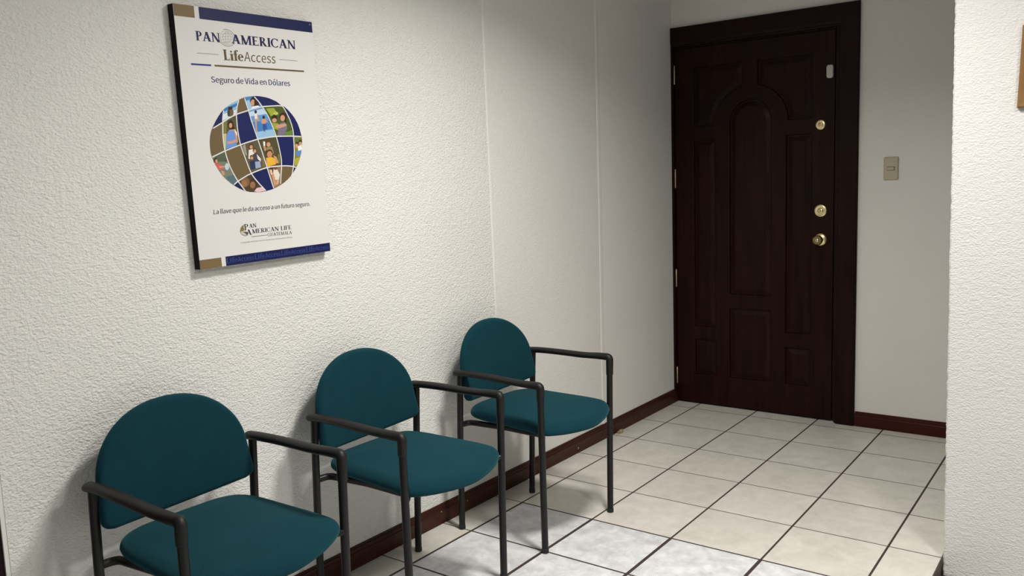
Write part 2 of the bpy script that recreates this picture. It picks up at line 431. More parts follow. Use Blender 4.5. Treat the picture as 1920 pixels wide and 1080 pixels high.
# hardware
m = MB(); c = (2.024 - OX, 0, 2.883)
lathe(m, [(0.098, 0.0), (0.098, -0.010), (0.090, -0.020), (0.060, -0.030), (0.045, -0.034)], c, (0, 1, 0), MAT_BRASS, 32)
k = m.build('door_knob', door); tag(k, 'round brass door knob')
m = MB(); lathe(m, [(0.040, -0.03), (0.036, -0.085), (0.060, -0.105), (0.074, -0.13), (0.076, -0.16), (0.070, -0.185), (0.062, -0.192)], c, (0, 1, 0), MAT_BRASS_DARK, 32)
m.build('knob_grip', k)
m = MB(); lathe(m, [(0.03, -0.192), (0.028, -0.199), (0.006, -0.2)], c, (0, 1, 0), MAT_BRASS, 20); m.box(c[0] - 0.004, c[0] + 0.004, -0.202, -0.19, c[2] - 0.016, c[2] + 0.016, MAT_GAP_SHADE); m.build('keyhole', k)
def lock(x, z, r, lab):
    m = MB(); lathe(m, [(r, 0), (r, -0.014), (r * 0.94, -0.024), (r * 0.82, -0.029), (r * 0.60, -0.031)], (x - OX, 0, z), (0, 1, 0), MAT_BRASS, 36)
    o = m.build('lock_cylinder', door); tag(o, lab)
    m = MB(); lathe(m, [(r * 0.46, -0.031), (r * 0.45, -0.035), (r * 0.1, -0.036)], (x - OX, 0, z), (0, 1, 0), MAT_BRASS, 24)
    m.box(x - OX - 0.004, x - OX + 0.004, -0.0385, -0.03, z - r * 0.26, z + r * 0.26, MAT_GAP_SHADE); m.build('keyhole', o)
lock(2.024, 3.329, 0.098, 'large round brass lock just above the knob')
lock(2.010, 4.638, 0.078, 'small round brass lock high on the door')
for z0, z1 in ((5.478, 5.776), (3.744, 4.052), (2.041, 2.339), (0.335, 0.614)):
    m = MB(); lathe(m, [(0.004, z0 - 0.008), (0.009, z0 - 0.003), (0.0125, z0), (0.0125, z1), (0.009, z1 + 0.003), (0.004, z1 + 0.008)], (-0.006, -0.012, 0), (0, 0, 1), MAT_HINGE, 14)
    m.build('hinge', door)
# casing: stepped boards on the right and on top, a thin strip on the hinge side
cas = MB()
def board(x0, x1, z0, z1, y0, y1): cas.box(x0, x1, y0, y1, z0, z1, MAT_CASING)
def sweep_casing(prof, x_in, z_in, z0):
    """profile (outwards from the opening, y) run up the right side and along the head with a mitre"""
    ring = lambda f: [f(a, b) for a, b in prof]
    r = [ring(lambda a, b: (x_in + a, b, z0)), ring(lambda a, b: (x_in + a, b, z_in + a)), ring(lambda a, b: (-0.44, b, z_in + a))]
    n = len(prof)
    for i in range(2):
        cas.add(r[i] + r[i + 1], [(k, (k + 1) % n, n + (k + 1) % n, n + k) for k in range(n)], MAT_CASING)
    cas.add(r[0], [tuple(range(n))], MAT_CASING); cas.add(r[2], [tuple(range(n))], MAT_CASING)
sweep_casing([(0.0, 0.36), (0.0, 0.262), (0.026, 0.258), (0.030, 0.236), (0.045, 0.226), (0.070, 0.222), (0.305, 0.222), (0.316, 0.232), (0.316, 0.285)], 2.262, 6.072, 0.0)
cas.box(2.222, 2.275, 0.325, 0.42, 0.02, 6.1, MAT_CASING); cas.box(-0.41, 2.215, 0.325, 0.42, 6.042, 6.1, MAT_CASING)
cas.box(-0.449, -0.412, 0.245, 0.42, 0.0, 6.1, MAT_CASING)
tag(cas.build('trim_5'), 'dark wooden casing around the door', 'door casing', kind='structure')

# ---------------------------------------------------------------- things on the door wall
def rounded(w, h, r, n=6):
    p = []
    for cx, cz, a in ((w - r, h - r, 0), (-w + r, h - r, 90), (-w + r, -h + r, 180), (w - r, -h + r, 270)):
        p += arc(cx, cz, r, a, a + 90, n)
    return p
def plate(mb, loop, prof, m, cx=0, cz=0):
    """stacked offset loops facing -y: prof = (inset, y)"""
    prev = None; n = len(loop)
    for d, y in prof:
        q = [(a + cx, y, b + cz) for a, b in offset_loop(loop, d)]
        if prev: mb.add(prev + q, [(k, (k + 1) % n, n + (k + 1) % n, n + k) for k in range(n)], m, True)
        prev = q
    mb.add(prev, [tuple(range(n))], m)
sw = empty('light_switch', (3.033, BY, 3.936), 'ivory wall light switch right of the dark door', 'light switch')
m = MB(); plate(m, rounded(0.104, 0.170, 0.024), [(0, 0), (0, -0.008), (0.004, -0.014), (0.018, -0.024), (0.021, -0.024)], MAT_SWITCH); m.build('cover_plate', sw)
m = MB(); plate(m, rounded(0.052, 0.028, 0.004, 2), [(0, -0.0245), (0.001, -0.0248)], MAT_GAP_SHADE); m.build('rocker_gap', sw)
m = MB(); plate(m, rounded(0.047, 0.023, 0.004, 2), [(0, -0.024), (0.001, -0.031), (0.004, -0.034)], MAT_SWITCH, -0.002); m.build('rocker', sw)

dv = empty('door_sensor', (2.142, 0.31, 5.421), 'small white plastic button unit at the upper corner of the door', 'door chime button')
lp = []
for k in range(48):
    a = 2 * math.pi * k / 48; x, z = math.cos(a), math.sin(a)
    sx = 0.052 * math.copysign(abs(x) ** 0.45, x); sz = 0.098 * math.copysign(abs(z) ** 0.6, z)
    lp.append((sx * (1 - 0.10 * math.exp(-(sz / 0.035) ** 2)), sz))
m = MB(); plate(m, lp, [(0, 0), (0, -0.030), (0.005, -0.040), (0.012, -0.043), (0.014, -0.043)], MAT_WHITE_PL); m.build('casing', dv)
m = MB(); lathe(m, [(0.030, -0.042), (0.030, -0.047), (0.026, -0.050), (0.01, -0.051)], (0, 0, 0.048), (0, 1, 0), MAT_WHITE_PL, 24); m.build('button', dv)

# picture on the near wall, only its left edge is in the photograph
MAT_FRAME = wood('light brown frame wood', (0.17, 0.085, 0.025, 1), (0.26, 0.14, 0.05, 1))
pf = empty('picture_frame', (5.52, NY, 4.77), 'light brown wooden picture frame at the right edge of the near wall', 'picture frame')
pf.rotation_euler = (0, math.radians(1.6), 0)
m = MB(); W_, H_, B_ = 0.49, 0.362, 0.075
pr = [(0, 0), (0, -0.045), (0.012, -0.055), (0.055, -0.050), (B_, -0.030), (B_, 0)]
L = lambda d, y: [(-W_ + d, y, -H_ + d), (W_ - d, y, -H_ + d), (W_ - d, y, H_ - d), (-W_ + d, y, H_ - d)]
for i in range(len(pr) - 1): m.add(L(*pr[i]) + L(*pr[i + 1]), [(k, (k + 1) % 4, 4 + (k + 1) % 4, 4 + k) for k in range(4)], MAT_FRAME)
m.build('frame', pf)
m = MB(); m.box(-W_ + B_, W_ - B_, -0.02, -0.004, -H_ + B_, H_ - B_, MAT_BOARD); tag(m.build('mount', pf), 'white paper mount')

# ---------------------------------------------------------------- the advertising board
PCX, PCY, PCZ = -0.45, -8.248, 4.369
pb = empty('advertising_board', (PCX, PCY, PCZ), 'white printed insurance advertising board with a photo globe, hung above the nearest chair', 'poster')
ROT = math.radians(1.55); CR, SR = math.cos(ROT), math.sin(ROT)
PW, PH, PT = 0.714, 1.077, 0.08
def loc2(a, b): return (a * CR - b * SR, a * SR + b * CR)     # board axes to (y, z) about its centre
m = MB()
c4 = [loc2(a, b) for a, b in ((-PW, -PH), (PW, -PH), (PW, PH), (-PW, PH))]
m.add([(PT, y, z) for y, z in c4], [(0, 1, 2, 3)], MAT_BOARD)
for i in range(4):
    a, b = c4[i], c4[(i + 1) % 4]
    m.add([(PT, *a), (PT, *b), (0.004, *b), (0.004, *a)], [(0, 1, 2, 3)], MAT_BOARD_EDGE)
m.add([(0.004, y, z) for y, z in c4], [(0, 1, 2, 3)], MAT_BOARD_EDGE)
tag(m.build('board', pb), 'white board with black edges')
LAY = [0]     # successive prints lie a hair above each other
def flat(mb, poly, m, lift=1, step=True):
    """flat print: polygon in absolute (y, z) tiles"""
    LAY[0] = (LAY[0] + 1) % 16; x = PT + 0.0009 * (lift + (0.03 * LAY[0] if step else 0))
    pts, tri = fill([[(a - PCY, b - PCZ) for a, b in poly]])
    mb.add([(x, p.x, p.y) for p in pts], tri, m)
def flat_loops(mb, loops, m, lift=1):
    x = PT + 0.0009 * lift
    pts, tri = fill([[(a - PCY, b - PCZ) for a, b in lp] for lp in loops])
    mb.add([(x, p.x, p.y) for p in pts], tri, m)
def bx(a0, a1, b0, b1):
    return [(PCY + y, PCZ + z) for y, z in (loc2(a0, b0), loc2(a1, b0), loc2(a1, b1), loc2(a0, b1))]
def stroke(mb, p, q, w, m, lift=1):
    d = Vector((q[0] - p[0], q[1] - p[1])); n = Vector((-d.y, d.x)).normalized() * w / 2
    flat(mb, [(p[0] - n.x, p[1] - n.y), (q[0] - n.x, q[1] - n.y), (q[0] + n.x, q[1] + n.y), (p[0] + n.x, p[1] + n.y)], m, lift)
def ribbon(mb, pts, w, m, lift=1):
    pts = [Vector(p) for p in pts]; n = len(pts); L_, R2 = [], []
    for i in range(n):
        t = (pts[min(i + 1, n - 1)] - pts[max(i - 1, 0)]).normalized(); q = Vector((-t.y, t.x)) * w / 2
        L_.append(pts[i] + q); R2.append(pts[i] - q)
    x = PT + 0.0009 * lift
    mb.add([(x, p.x - PCY, p.y - PCZ) for p in L_ + R2], [(i, i + 1, n + i + 1, n + i) for i in range(n - 1)], m)

# sans lettering from outline data
def sans(mb, text, p0, p1, cap, m, lift=1, shear=0.0, bold=0.0):
    k = 1.0 / GCAP
    adv = sum(GLYPHS[c][0] if c != ' ' else 62 for c in text) * k
    d = Vector((p1[0] - p0[0], p1[1] - p0[1])); sx = d.length / (adv * cap); u = d.normalized(); up = Vector((-u.y, u.x))
    pen = 0.0
    for c in text:
        if c == ' ': pen += 62 * k; continue
        a, loops = GLYPHS[c]
        out = []
        for lp in loops:
            out.append([(p0[0] + u.x * ((pen + x * k + bold * o) * sx * cap + shear * y * k * cap) + up.x * y * k * cap,
                         p0[1] + u.y * ((pen + x * k + bold * o) * sx * cap + shear * y * k * cap) + up.y * y * k * cap) for (x, y) in lp for o in (0,)])
        for g in groups(out):
            flat_loops(mb, g, m, lift)
            if bold:
                for s in (-1, 1): flat_loops(mb, [[(q[0] + s * bold * cap * u.x, q[1] + s * bold * cap * u.y) for q in lp] for lp in g], m, lift + 0.1 * s)
        pen += a * k
def groups(loops):
    """outer loops with the holes that lie in them"""
    def area(p): return abs(sum(p[i - 1][0] * p[i][1] - p[i][0] * p[i - 1][1] for i in range(len(p)))) / 2
    def inside(q, p):
        r = False
        for i in range(len(p)):
            (x1, y1), (x2, y2) = p[i - 1], p[i]
            if (y1 > q[1]) != (y2 > q[1]) and q[0] < (x2 - x1) * (q[1] - y1) / (y2 - y1) + x1: r = not r
        return r
    ls = sorted(loops, key=area, reverse=True); out = []
    for l in ls:
        for g in out:
            if inside(l[0], g[0]): g.append(l); break
        else: out.append([l])
    return out

# serif lettering built from stems, hairlines and serifs (cap height 1)
def serif_letter(c, st=0.155, th=0.06, sf=0.045):
    P = []; ov = 0.075
    def R(x0, x1, y0, y1): P.append([(x0, y0), (x1, y0), (x1, y1), (x0, y1)])
    def foot(x0, x1, y): R(x0 - ov, x1 + ov, y, y + sf)
    def stem(x0, x1, y0=0, y1=1): R(x0, x1, y0, y1); foot(x0, x1, y0); foot(x0, x1, y1 - sf)
    def slant(x0, y0, x1, y1, w): P.append([(x0 - w / 2, y0), (x0 + w / 2, y0), (x1 + w / 2, y1), (x1 - w / 2, y1)])
    def bow(cx, cy, rx, ry, a0, a1, wt, wn, n=18):
        o, i_ = [], []
        for k in range(n + 1):
            a = math.radians(a0 + (a1 - a0) * k / n); w = wn + (wt - wn) * abs(math.cos(a))
            o.append((cx + rx * math.cos(a), cy + ry * math.sin(a)))
            i_.append((cx + (rx - w) * math.cos(a), cy + (ry - wn) * math.sin(a)))
        for k in range(n): P.append([o[k], o[k + 1], i_[k + 1], i_[k]])
    if c == 'I': stem(0.09, 0.09 + st); w = 0.33
    elif c == 'P':
        stem(0.09, 0.09 + st); bow(0.30, 0.73, 0.30, 0.27, -90, 90, st, th); R(0.2, 0.30, 1 - th, 1); R(0.2, 0.30, 0.46, 0.46 + th); w = 0.64
    elif c == 'R':
        stem(0.09, 0.09 + st); bow(0.30, 0.74, 0.28, 0.26, -90, 90, st, th); R(0.2, 0.30, 1 - th, 1); R(0.2, 0.30, 0.48, 0.48 + th)
        slant(0.62, 0, 0.34, 0.50, st * 1.15); R(0.56, 0.80, 0, sf); w = 0.76
    elif c == 'A':
        slant(0.12, 0, 0.40, 1, th * 1.1); slant(0.66, 0, 0.40, 1, st * 1.15); R(0.2, 0.58, 0.30, 0.30 + th); R(0, 0.25, 0, sf); R(0.51, 0.82, 0, sf); w = 0.82
    elif c == 'N':
        R(0.12, 0.12 + th * 1.1, 0, 1); R(0.02, 0.28, 0, sf); slant(0.15, 1, 0.70, 0, st * 1.15); R(0.0, 0.16, 1 - sf, 1); R(0.68, 0.68 + th * 1.1, 0, 1); R(0.56, 0.86, 1 - sf, 1); w = 0.88
    elif c == 'M':
        R(0.12, 0.12 + th * 1.1, 0, 1); R(0.02, 0.28, 0, sf); slant(0.17, 1, 0.47, 0.0, st * 1.1); R(0.02, 0.2, 1 - sf, 1); slant(0.80, 1, 0.49, 0.0, th * 1.2); stem(0.76, 0.76 + st); w = 1.02
    elif c == 'E' or c == 'F':
        stem(0.09, 0.09 + st); R(0.2, 0.58, 1 - th, 1); R(0.54, 0.58, 0.80, 1); R(0.2, 0.46, 0.48, 0.48 + th); R(0.43, 0.46, 0.40, 0.62)
        if c == 'E': R(0.2, 0.62, 0, th); R(0.585, 0.62, 0, 0.22); w = 0.68
        else: w = 0.62
    elif c == 'L':
        stem(0.09, 0.09 + st); R(0.2, 0.58, 0, th); R(0.545, 0.58, 0, 0.24); w = 0.62
    elif c == 'C' or c == 'G':
        bow(0.44, 0.5, 0.42, 0.515, 42, 318, st, th, 30); R(0.70, 0.74, 0.70, 0.98); w = 0.80
        if c == 'G': R(0.66, 0.66 + st * 0.9, 0.04, 0.44); R(0.56, 0.86, 0.42, 0.42 + sf); w = 0.88
    elif c == 'U':
        R(0.10, 0.10 + st, 0.28, 1); foot(0.10, 0.10 + st, 1 - sf); R(0.62, 0.62 + th, 0.28, 1); foot(0.62, 0.62 + th, 1 - sf); bow(0.39, 0.29, 0.29, 0.30, 180, 360, st * 0.8, th); w = 0.78
    elif c == 'T':
        stem(0.27, 0.27 + st); R(0.02, 0.68, 1 - th, 1); R(0.02, 0.055, 0.78, 1); R(0.645, 0.68, 0.78, 1); w = 0.70
    elif c == 'i':
        R(0.09, 0.09 + st, 0, 0.64); foot(0.09, 0.09 + st, 0); R(0.0, 0.12, 0.64 - sf, 0.64); bow(0.17, 0.84, 0.09, 0.09, 0, 360, 0.088, 0.088, 14); w = 0.34
    elif c == 'f':
        R(0.12, 0.12 + st, 0, 0.80); foot(0.12, 0.12 + st, 0); R(0.02, 0.42, 0.58, 0.64); bow(0.35, 0.79, 0.23, 0.23, 65, 180, st, th); bow(0.43, 0.93, 0.075, 0.075, 0, 360, 0.07, 0.07, 12); w = 0.42
    elif c == 'e':
        bow(0.30, 0.32, 0.28, 0.335, 0, 318, st, th * 0.9, 28); R(0.10, 0.56, 0.34, 0.34 + th * 0.8); w = 0.62
    return P, w
def serif(mb, text, p0, p1, cap, m, lift=1, big=None, **kw):
    ws = []; k = 0
    for i, c in enumerate(text):
        ws.append((0.35, None) if c == ' ' else serif_letter(c, **kw)[::-1])
    sc = [1.0] * len(text)
    tot = sum(w for w, _ in ws)
    d = Vector((p1[0] - p0[0], p1[1] - p0[1])); u = d.normalized(); up = Vector((-u.y, u.x)); sx = d.length / tot; pen = 0
    for w, polys in ws:
        for p in polys or []:
            flat(mb, [(p0[0] + u.x * (pen + x) * sx + up.x * y * cap, p0[1] + u.y * (pen + x) * sx + up.y * y * cap) for x, y in p], m, lift)
        pen += w

# ---------------------------------------------------------------- outline data for the printed board
# sans letter outlines: advance, loops
GCAP = 257
GLYPHS = {"-":[121,[[[16,86],[106,86],[106,110],[16,110]]]],".":[97,[[[49,-5],[60,-1],[69,7],[72,20],[69,32],[60,41],[49,44],[37,41],[29,32],[26,20],[29,7],[37,-1]]]],"A":[213,[[[1,0],[34,0],[59,78],[153,78],[177,0],[211,0],[124,257],[88,257]],[[67,104],[79,144],[105,230],[106,230],[132,144],[145,104]]]],"C":[223,[[[132,-5],[163,0],[189,12],[211,32],[193,53],[176,37],[156,27],[133,24],[91,37],[63,73],[54,129],[64,185],[92,220],[134,233],[155,230],[172,221],[187,209],[204,230],[187,245],[163,257],[134,261],[76,245],[35,200],[20,128],[35,57],[75,11]]]],"D":[241,[[[35,0],[101,0],[166,15],[206,60],[220,129],[206,199],[166,242],[99,257],[35,257]],[[68,27],[68,230],[97,230],[147,219],[177,184],[187,129],[177,74],[147,39],[97,27]]]],"G":[241,[[[136,-5],[168,-1],[195,10],[215,25],[215,133],[131,133],[131,106],[186,106],[186,39],[173,31],[157,26],[139,24],[93,37],[64,73],[54,129],[64,185],[94,220],[139,233],[162,230],[180,221],[194,209],[212,230],[194,245],[170,256],[138,261],[77,245],[36,200],[20,128],[35,57],[76,11]]]],"I":[103,[[[35,0],[68,0],[68,257],[35,257]]]],"L":[190,[[[35,0],[180,0],[180,28],[68,28],[68,257],[35,257]]]],"P":[222,[[[35,0],[68,0],[68,102],[110,102],[160,111],[192,137],[204,181],[192,226],[159,250],[109,257],[35,257]],[[68,129],[68,230],[104,230],[142,226],[165,211],[172,181],[165,151],[143,134],[106,129]]]],"S":[209,[[[106,-5],[153,5],[183,31],[194,68],[187,100],[168,122],[141,137],[104,153],[84,162],[68,175],[62,196],[68,215],[84,228],[110,233],[132,230],[151,222],[168,209],[185,230],[164,246],[139,257],[110,261],[68,252],[39,228],[29,193],[37,162],[57,141],[81,127],[118,111],[140,101],[155,87],[161,65],[154,44],[136,29],[107,24],[81,28],[57,39],[36,56],[17,33],[42,13],[72,0]]]],"V":[201,[[[82,0],[120,0],[201,257],[168,257],[127,118],[102,33],[101,33],[76,118],[34,257],[0,257]]]],"a":[197,[[[76,-5],[99,-1],[120,9],[139,23],[140,23],[143,0],[169,0],[169,117],[162,158],[141,185],[103,195],[74,191],[49,182],[29,170],[41,148],[58,158],[77,165],[98,168],[122,161],[134,144],[137,120],[71,107],[33,84],[21,49],[28,20],[47,2]],[[85,21],[68,24],[56,34],[51,51],[59,73],[87,89],[137,99],[137,46],[120,32],[103,24]]]],"b":[216,[[[116,-5],[157,8],[187,42],[199,98],[190,149],[164,183],[123,195],[102,191],[82,182],[63,168],[64,202],[64,279],[32,279],[32,0],[58,0],[61,20],[62,20],[79,7],[98,-2]],[[111,22],[97,24],[81,30],[64,42],[64,142],[82,156],[99,165],[115,168],[144,159],[160,135],[165,98],[158,57],[139,31]]]],"c":[179,[[[107,-5],[129,-2],[150,7],[169,19],[155,41],[142,31],[127,25],[110,22],[79,31],[59,57],[51,95],[59,133],[80,159],[111,168],[125,166],[137,160],[149,152],[165,173],[150,184],[132,192],[110,195],[64,183],[31,149],[18,95],[30,41],[62,7]]]],"d":[217,[[[97,-5],[119,-1],[138,9],[155,22],[156,22],[159,0],[185,0],[185,279],[153,279],[153,206],[154,173],[138,185],[121,192],[101,195],[60,183],[30,148],[19,95],[28,41],[55,7]],[[104,22],[76,31],[58,56],[51,95],[59,133],[79,159],[106,168],[122,166],[137,160],[153,148],[153,48],[137,34],[121,25]]]],"e":[194,[[[109,-5],[133,-2],[154,5],[172,15],[160,36],[146,28],[130,23],[113,21],[81,29],[59,52],[50,88],[178,88],[179,106],[170,153],[145,184],[103,195],[62,183],[31,148],[18,95],[31,41],[63,7]],[[49,110],[59,142],[79,163],[104,169],[129,163],[146,143],[151,110]]]],"f":[114,[[[12,164],[37,164],[37,0],[69,0],[69,164],[110,164],[110,190],[69,190],[69,220],[72,241],[81,253],[96,258],[118,252],[125,277],[115,280],[104,282],[93,283],[62,276],[43,254],[37,221],[37,190],[12,188]]]],"g":[197,[[[96,-88],[147,-78],[181,-54],[193,-22],[185,4],[163,19],[126,23],[89,23],[69,26],[59,33],[56,44],[57,53],[62,61],[68,67],[77,63],[86,61],[96,60],[131,68],[156,91],[166,126],[164,142],[158,155],[150,166],[189,166],[189,190],[123,190],[96,195],[61,187],[35,163],[25,127],[29,106],[38,89],[50,76],[50,75],[40,66],[32,54],[29,39],[31,26],[37,15],[46,8],[46,6],[31,-6],[21,-21],[18,-37],[28,-64],[55,-82]],[[96,82],[76,87],[61,103],[56,127],[61,151],[76,166],[96,172],[117,166],[131,151],[137,127],[131,103],[116,87]],[[101,-65],[71,-61],[52,-50],[46,-32],[48,-21],[54,-10],[65,0],[90,-3],[123,-3],[144,-5],[157,-13],[161,-27],[154,-46],[133,-60]]]],"h":[213,[[[32,0],[64,0],[64,138],[82,154],[98,164],[116,167],[137,162],[149,145],[152,116],[152,0],[184,0],[184,120],[178,161],[159,186],[126,195],[102,191],[81,179],[63,163],[64,202],[64,279],[32,279]]]],"i":[96,[[[32,0],[64,0],[64,190],[32,190]],[[48,229],[59,232],[67,239],[70,251],[67,262],[59,269],[48,271],[37,269],[30,262],[27,251],[30,239],[37,232]]]],"l":[99,[[[66,-5],[84,-2],[80,23],[73,22],[69,23],[66,28],[64,36],[64,279],[32,279],[32,38],[36,15],[47,0]]]],"m":[324,[[[32,0],[64,0],[64,138],[81,154],[97,164],[112,167],[132,162],[144,145],[147,116],[147,0],[179,0],[179,138],[196,154],[212,164],[227,167],[247,162],[259,145],[263,116],[263,0],[294,0],[294,120],[288,161],[269,186],[237,195],[215,190],[194,178],[174,159],[164,178],[146,191],[121,195],[100,191],[80,179],[62,162],[62,162],[58,190],[32,190]]]],"n":[214,[[[32,0],[64,0],[64,138],[82,154],[98,164],[116,167],[137,162],[149,145],[152,116],[152,0],[184,0],[184,120],[178,161],[159,186],[126,195],[102,191],[81,179],[62,162],[62,162],[58,190],[32,190]]]],"o":[212,[[[106,-5],[150,7],[182,41],[194,95],[182,149],[150,183],[106,195],[63,183],[31,149],[18,95],[31,41],[63,7]],[[106,22],[77,31],[58,57],[51,95],[58,133],[77,159],[106,168],[135,159],[154,133],[161,95],[154,57],[135,31]]]],"p":[217,[[[32,-80],[64,-80],[64,-16],[63,18],[81,5],[98,-2],[116,-5],[157,8],[187,42],[199,98],[190,149],[164,183],[123,195],[101,191],[81,181],[62,168],[62,168],[58,190],[32,190]],[[111,22],[97,24],[81,30],[64,42],[64,142],[82,156],[99,165],[115,168],[144,159],[160,135],[165,98],[158,57],[139,31]]]],"q":[217,[[[153,-80],[185,-80],[185,190],[159,190],[156,172],[155,172],[139,185],[121,192],[101,195],[60,183],[30,148],[19,95],[28,41],[55,7],[97,-5],[118,-1],[138,8],[154,22],[153,-13]],[[104,22],[76,31],[58,56],[51,95],[59,133],[79,159],[106,168],[122,166],[137,160],[153,148],[153,48],[137,34],[121,25]]]],"r":[136,[[[32,0],[64,0],[64,122],[79,148],[95,162],[112,166],[131,163],[137,191],[116,195],[96,190],[78,176],[62,155],[62,155],[58,190],[32,190]]]],"s":[164,[[[82,-5],[120,3],[143,24],[151,52],[142,81],[120,98],[93,110],[73,118],[58,128],[52,143],[56,156],[68,166],[88,170],[103,168],[117,162],[131,153],[146,173],[130,184],[110,192],[87,195],[52,188],[29,168],[22,141],[30,115],[51,97],[77,86],[98,78],[114,66],[120,50],[116,35],[104,24],[83,20],[62,23],[44,31],[27,43],[11,22],[31,8],[56,-1]]]],"t":[132,[[[92,-5],[104,-4],[116,-1],[127,2],[121,27],[99,21],[82,26],[72,38],[70,58],[70,164],[121,164],[121,190],[70,190],[70,244],[43,244],[40,190],[9,188],[9,164],[38,164],[38,59],[43,25],[60,3]]]],"u":[213,[[[88,-5],[112,0],[132,12],[151,30],[152,30],[154,0],[181,0],[181,190],[149,190],[149,55],[132,37],[115,26],[97,23],[77,28],[65,45],[62,74],[62,190],[29,190],[29,70],[36,29],[55,4]]]],"v":[182,[[[73,0],[111,0],[178,190],[146,190],[110,82],[93,26],[91,26],[74,82],[38,190],[5,190]]]],"y":[182,[[[35,-82],[68,-73],[91,-50],[106,-16],[178,190],[147,190],[112,85],[97,31],[95,31],[76,85],[38,190],[5,190],[81,0],[77,-15],[67,-36],[53,-50],[34,-56],[19,-53],[13,-78]]]],"í":[96,[[[32,0],[64,0],[64,190],[32,190]],[[43,224],[104,284],[82,305],[26,240]]]],"ñ":[214,[[[32,0],[64,0],[64,138],[82,154],[98,164],[116,167],[137,162],[149,145],[152,116],[152,0],[184,0],[184,120],[178,161],[159,186],[126,195],[102,191],[81,179],[62,162],[62,162],[58,190],[32,190]],[[144,226],[165,233],[178,252],[183,279],[161,280],[159,264],[153,253],[144,249],[127,258],[110,273],[87,282],[65,275],[52,256],[48,229],[69,228],[72,244],[78,255],[87,259],[104,250],[121,234]]]],"ó":[212,[[[106,-5],[150,7],[182,41],[194,95],[182,149],[150,183],[106,195],[63,183],[31,149],[18,95],[31,41],[63,7]],[[106,22],[77,31],[58,57],[51,95],[58,133],[77,159],[106,168],[135,159],[154,133],[161,95],[154,57],[135,31]],[[100,224],[162,284],[139,305],[84,240]]]]}
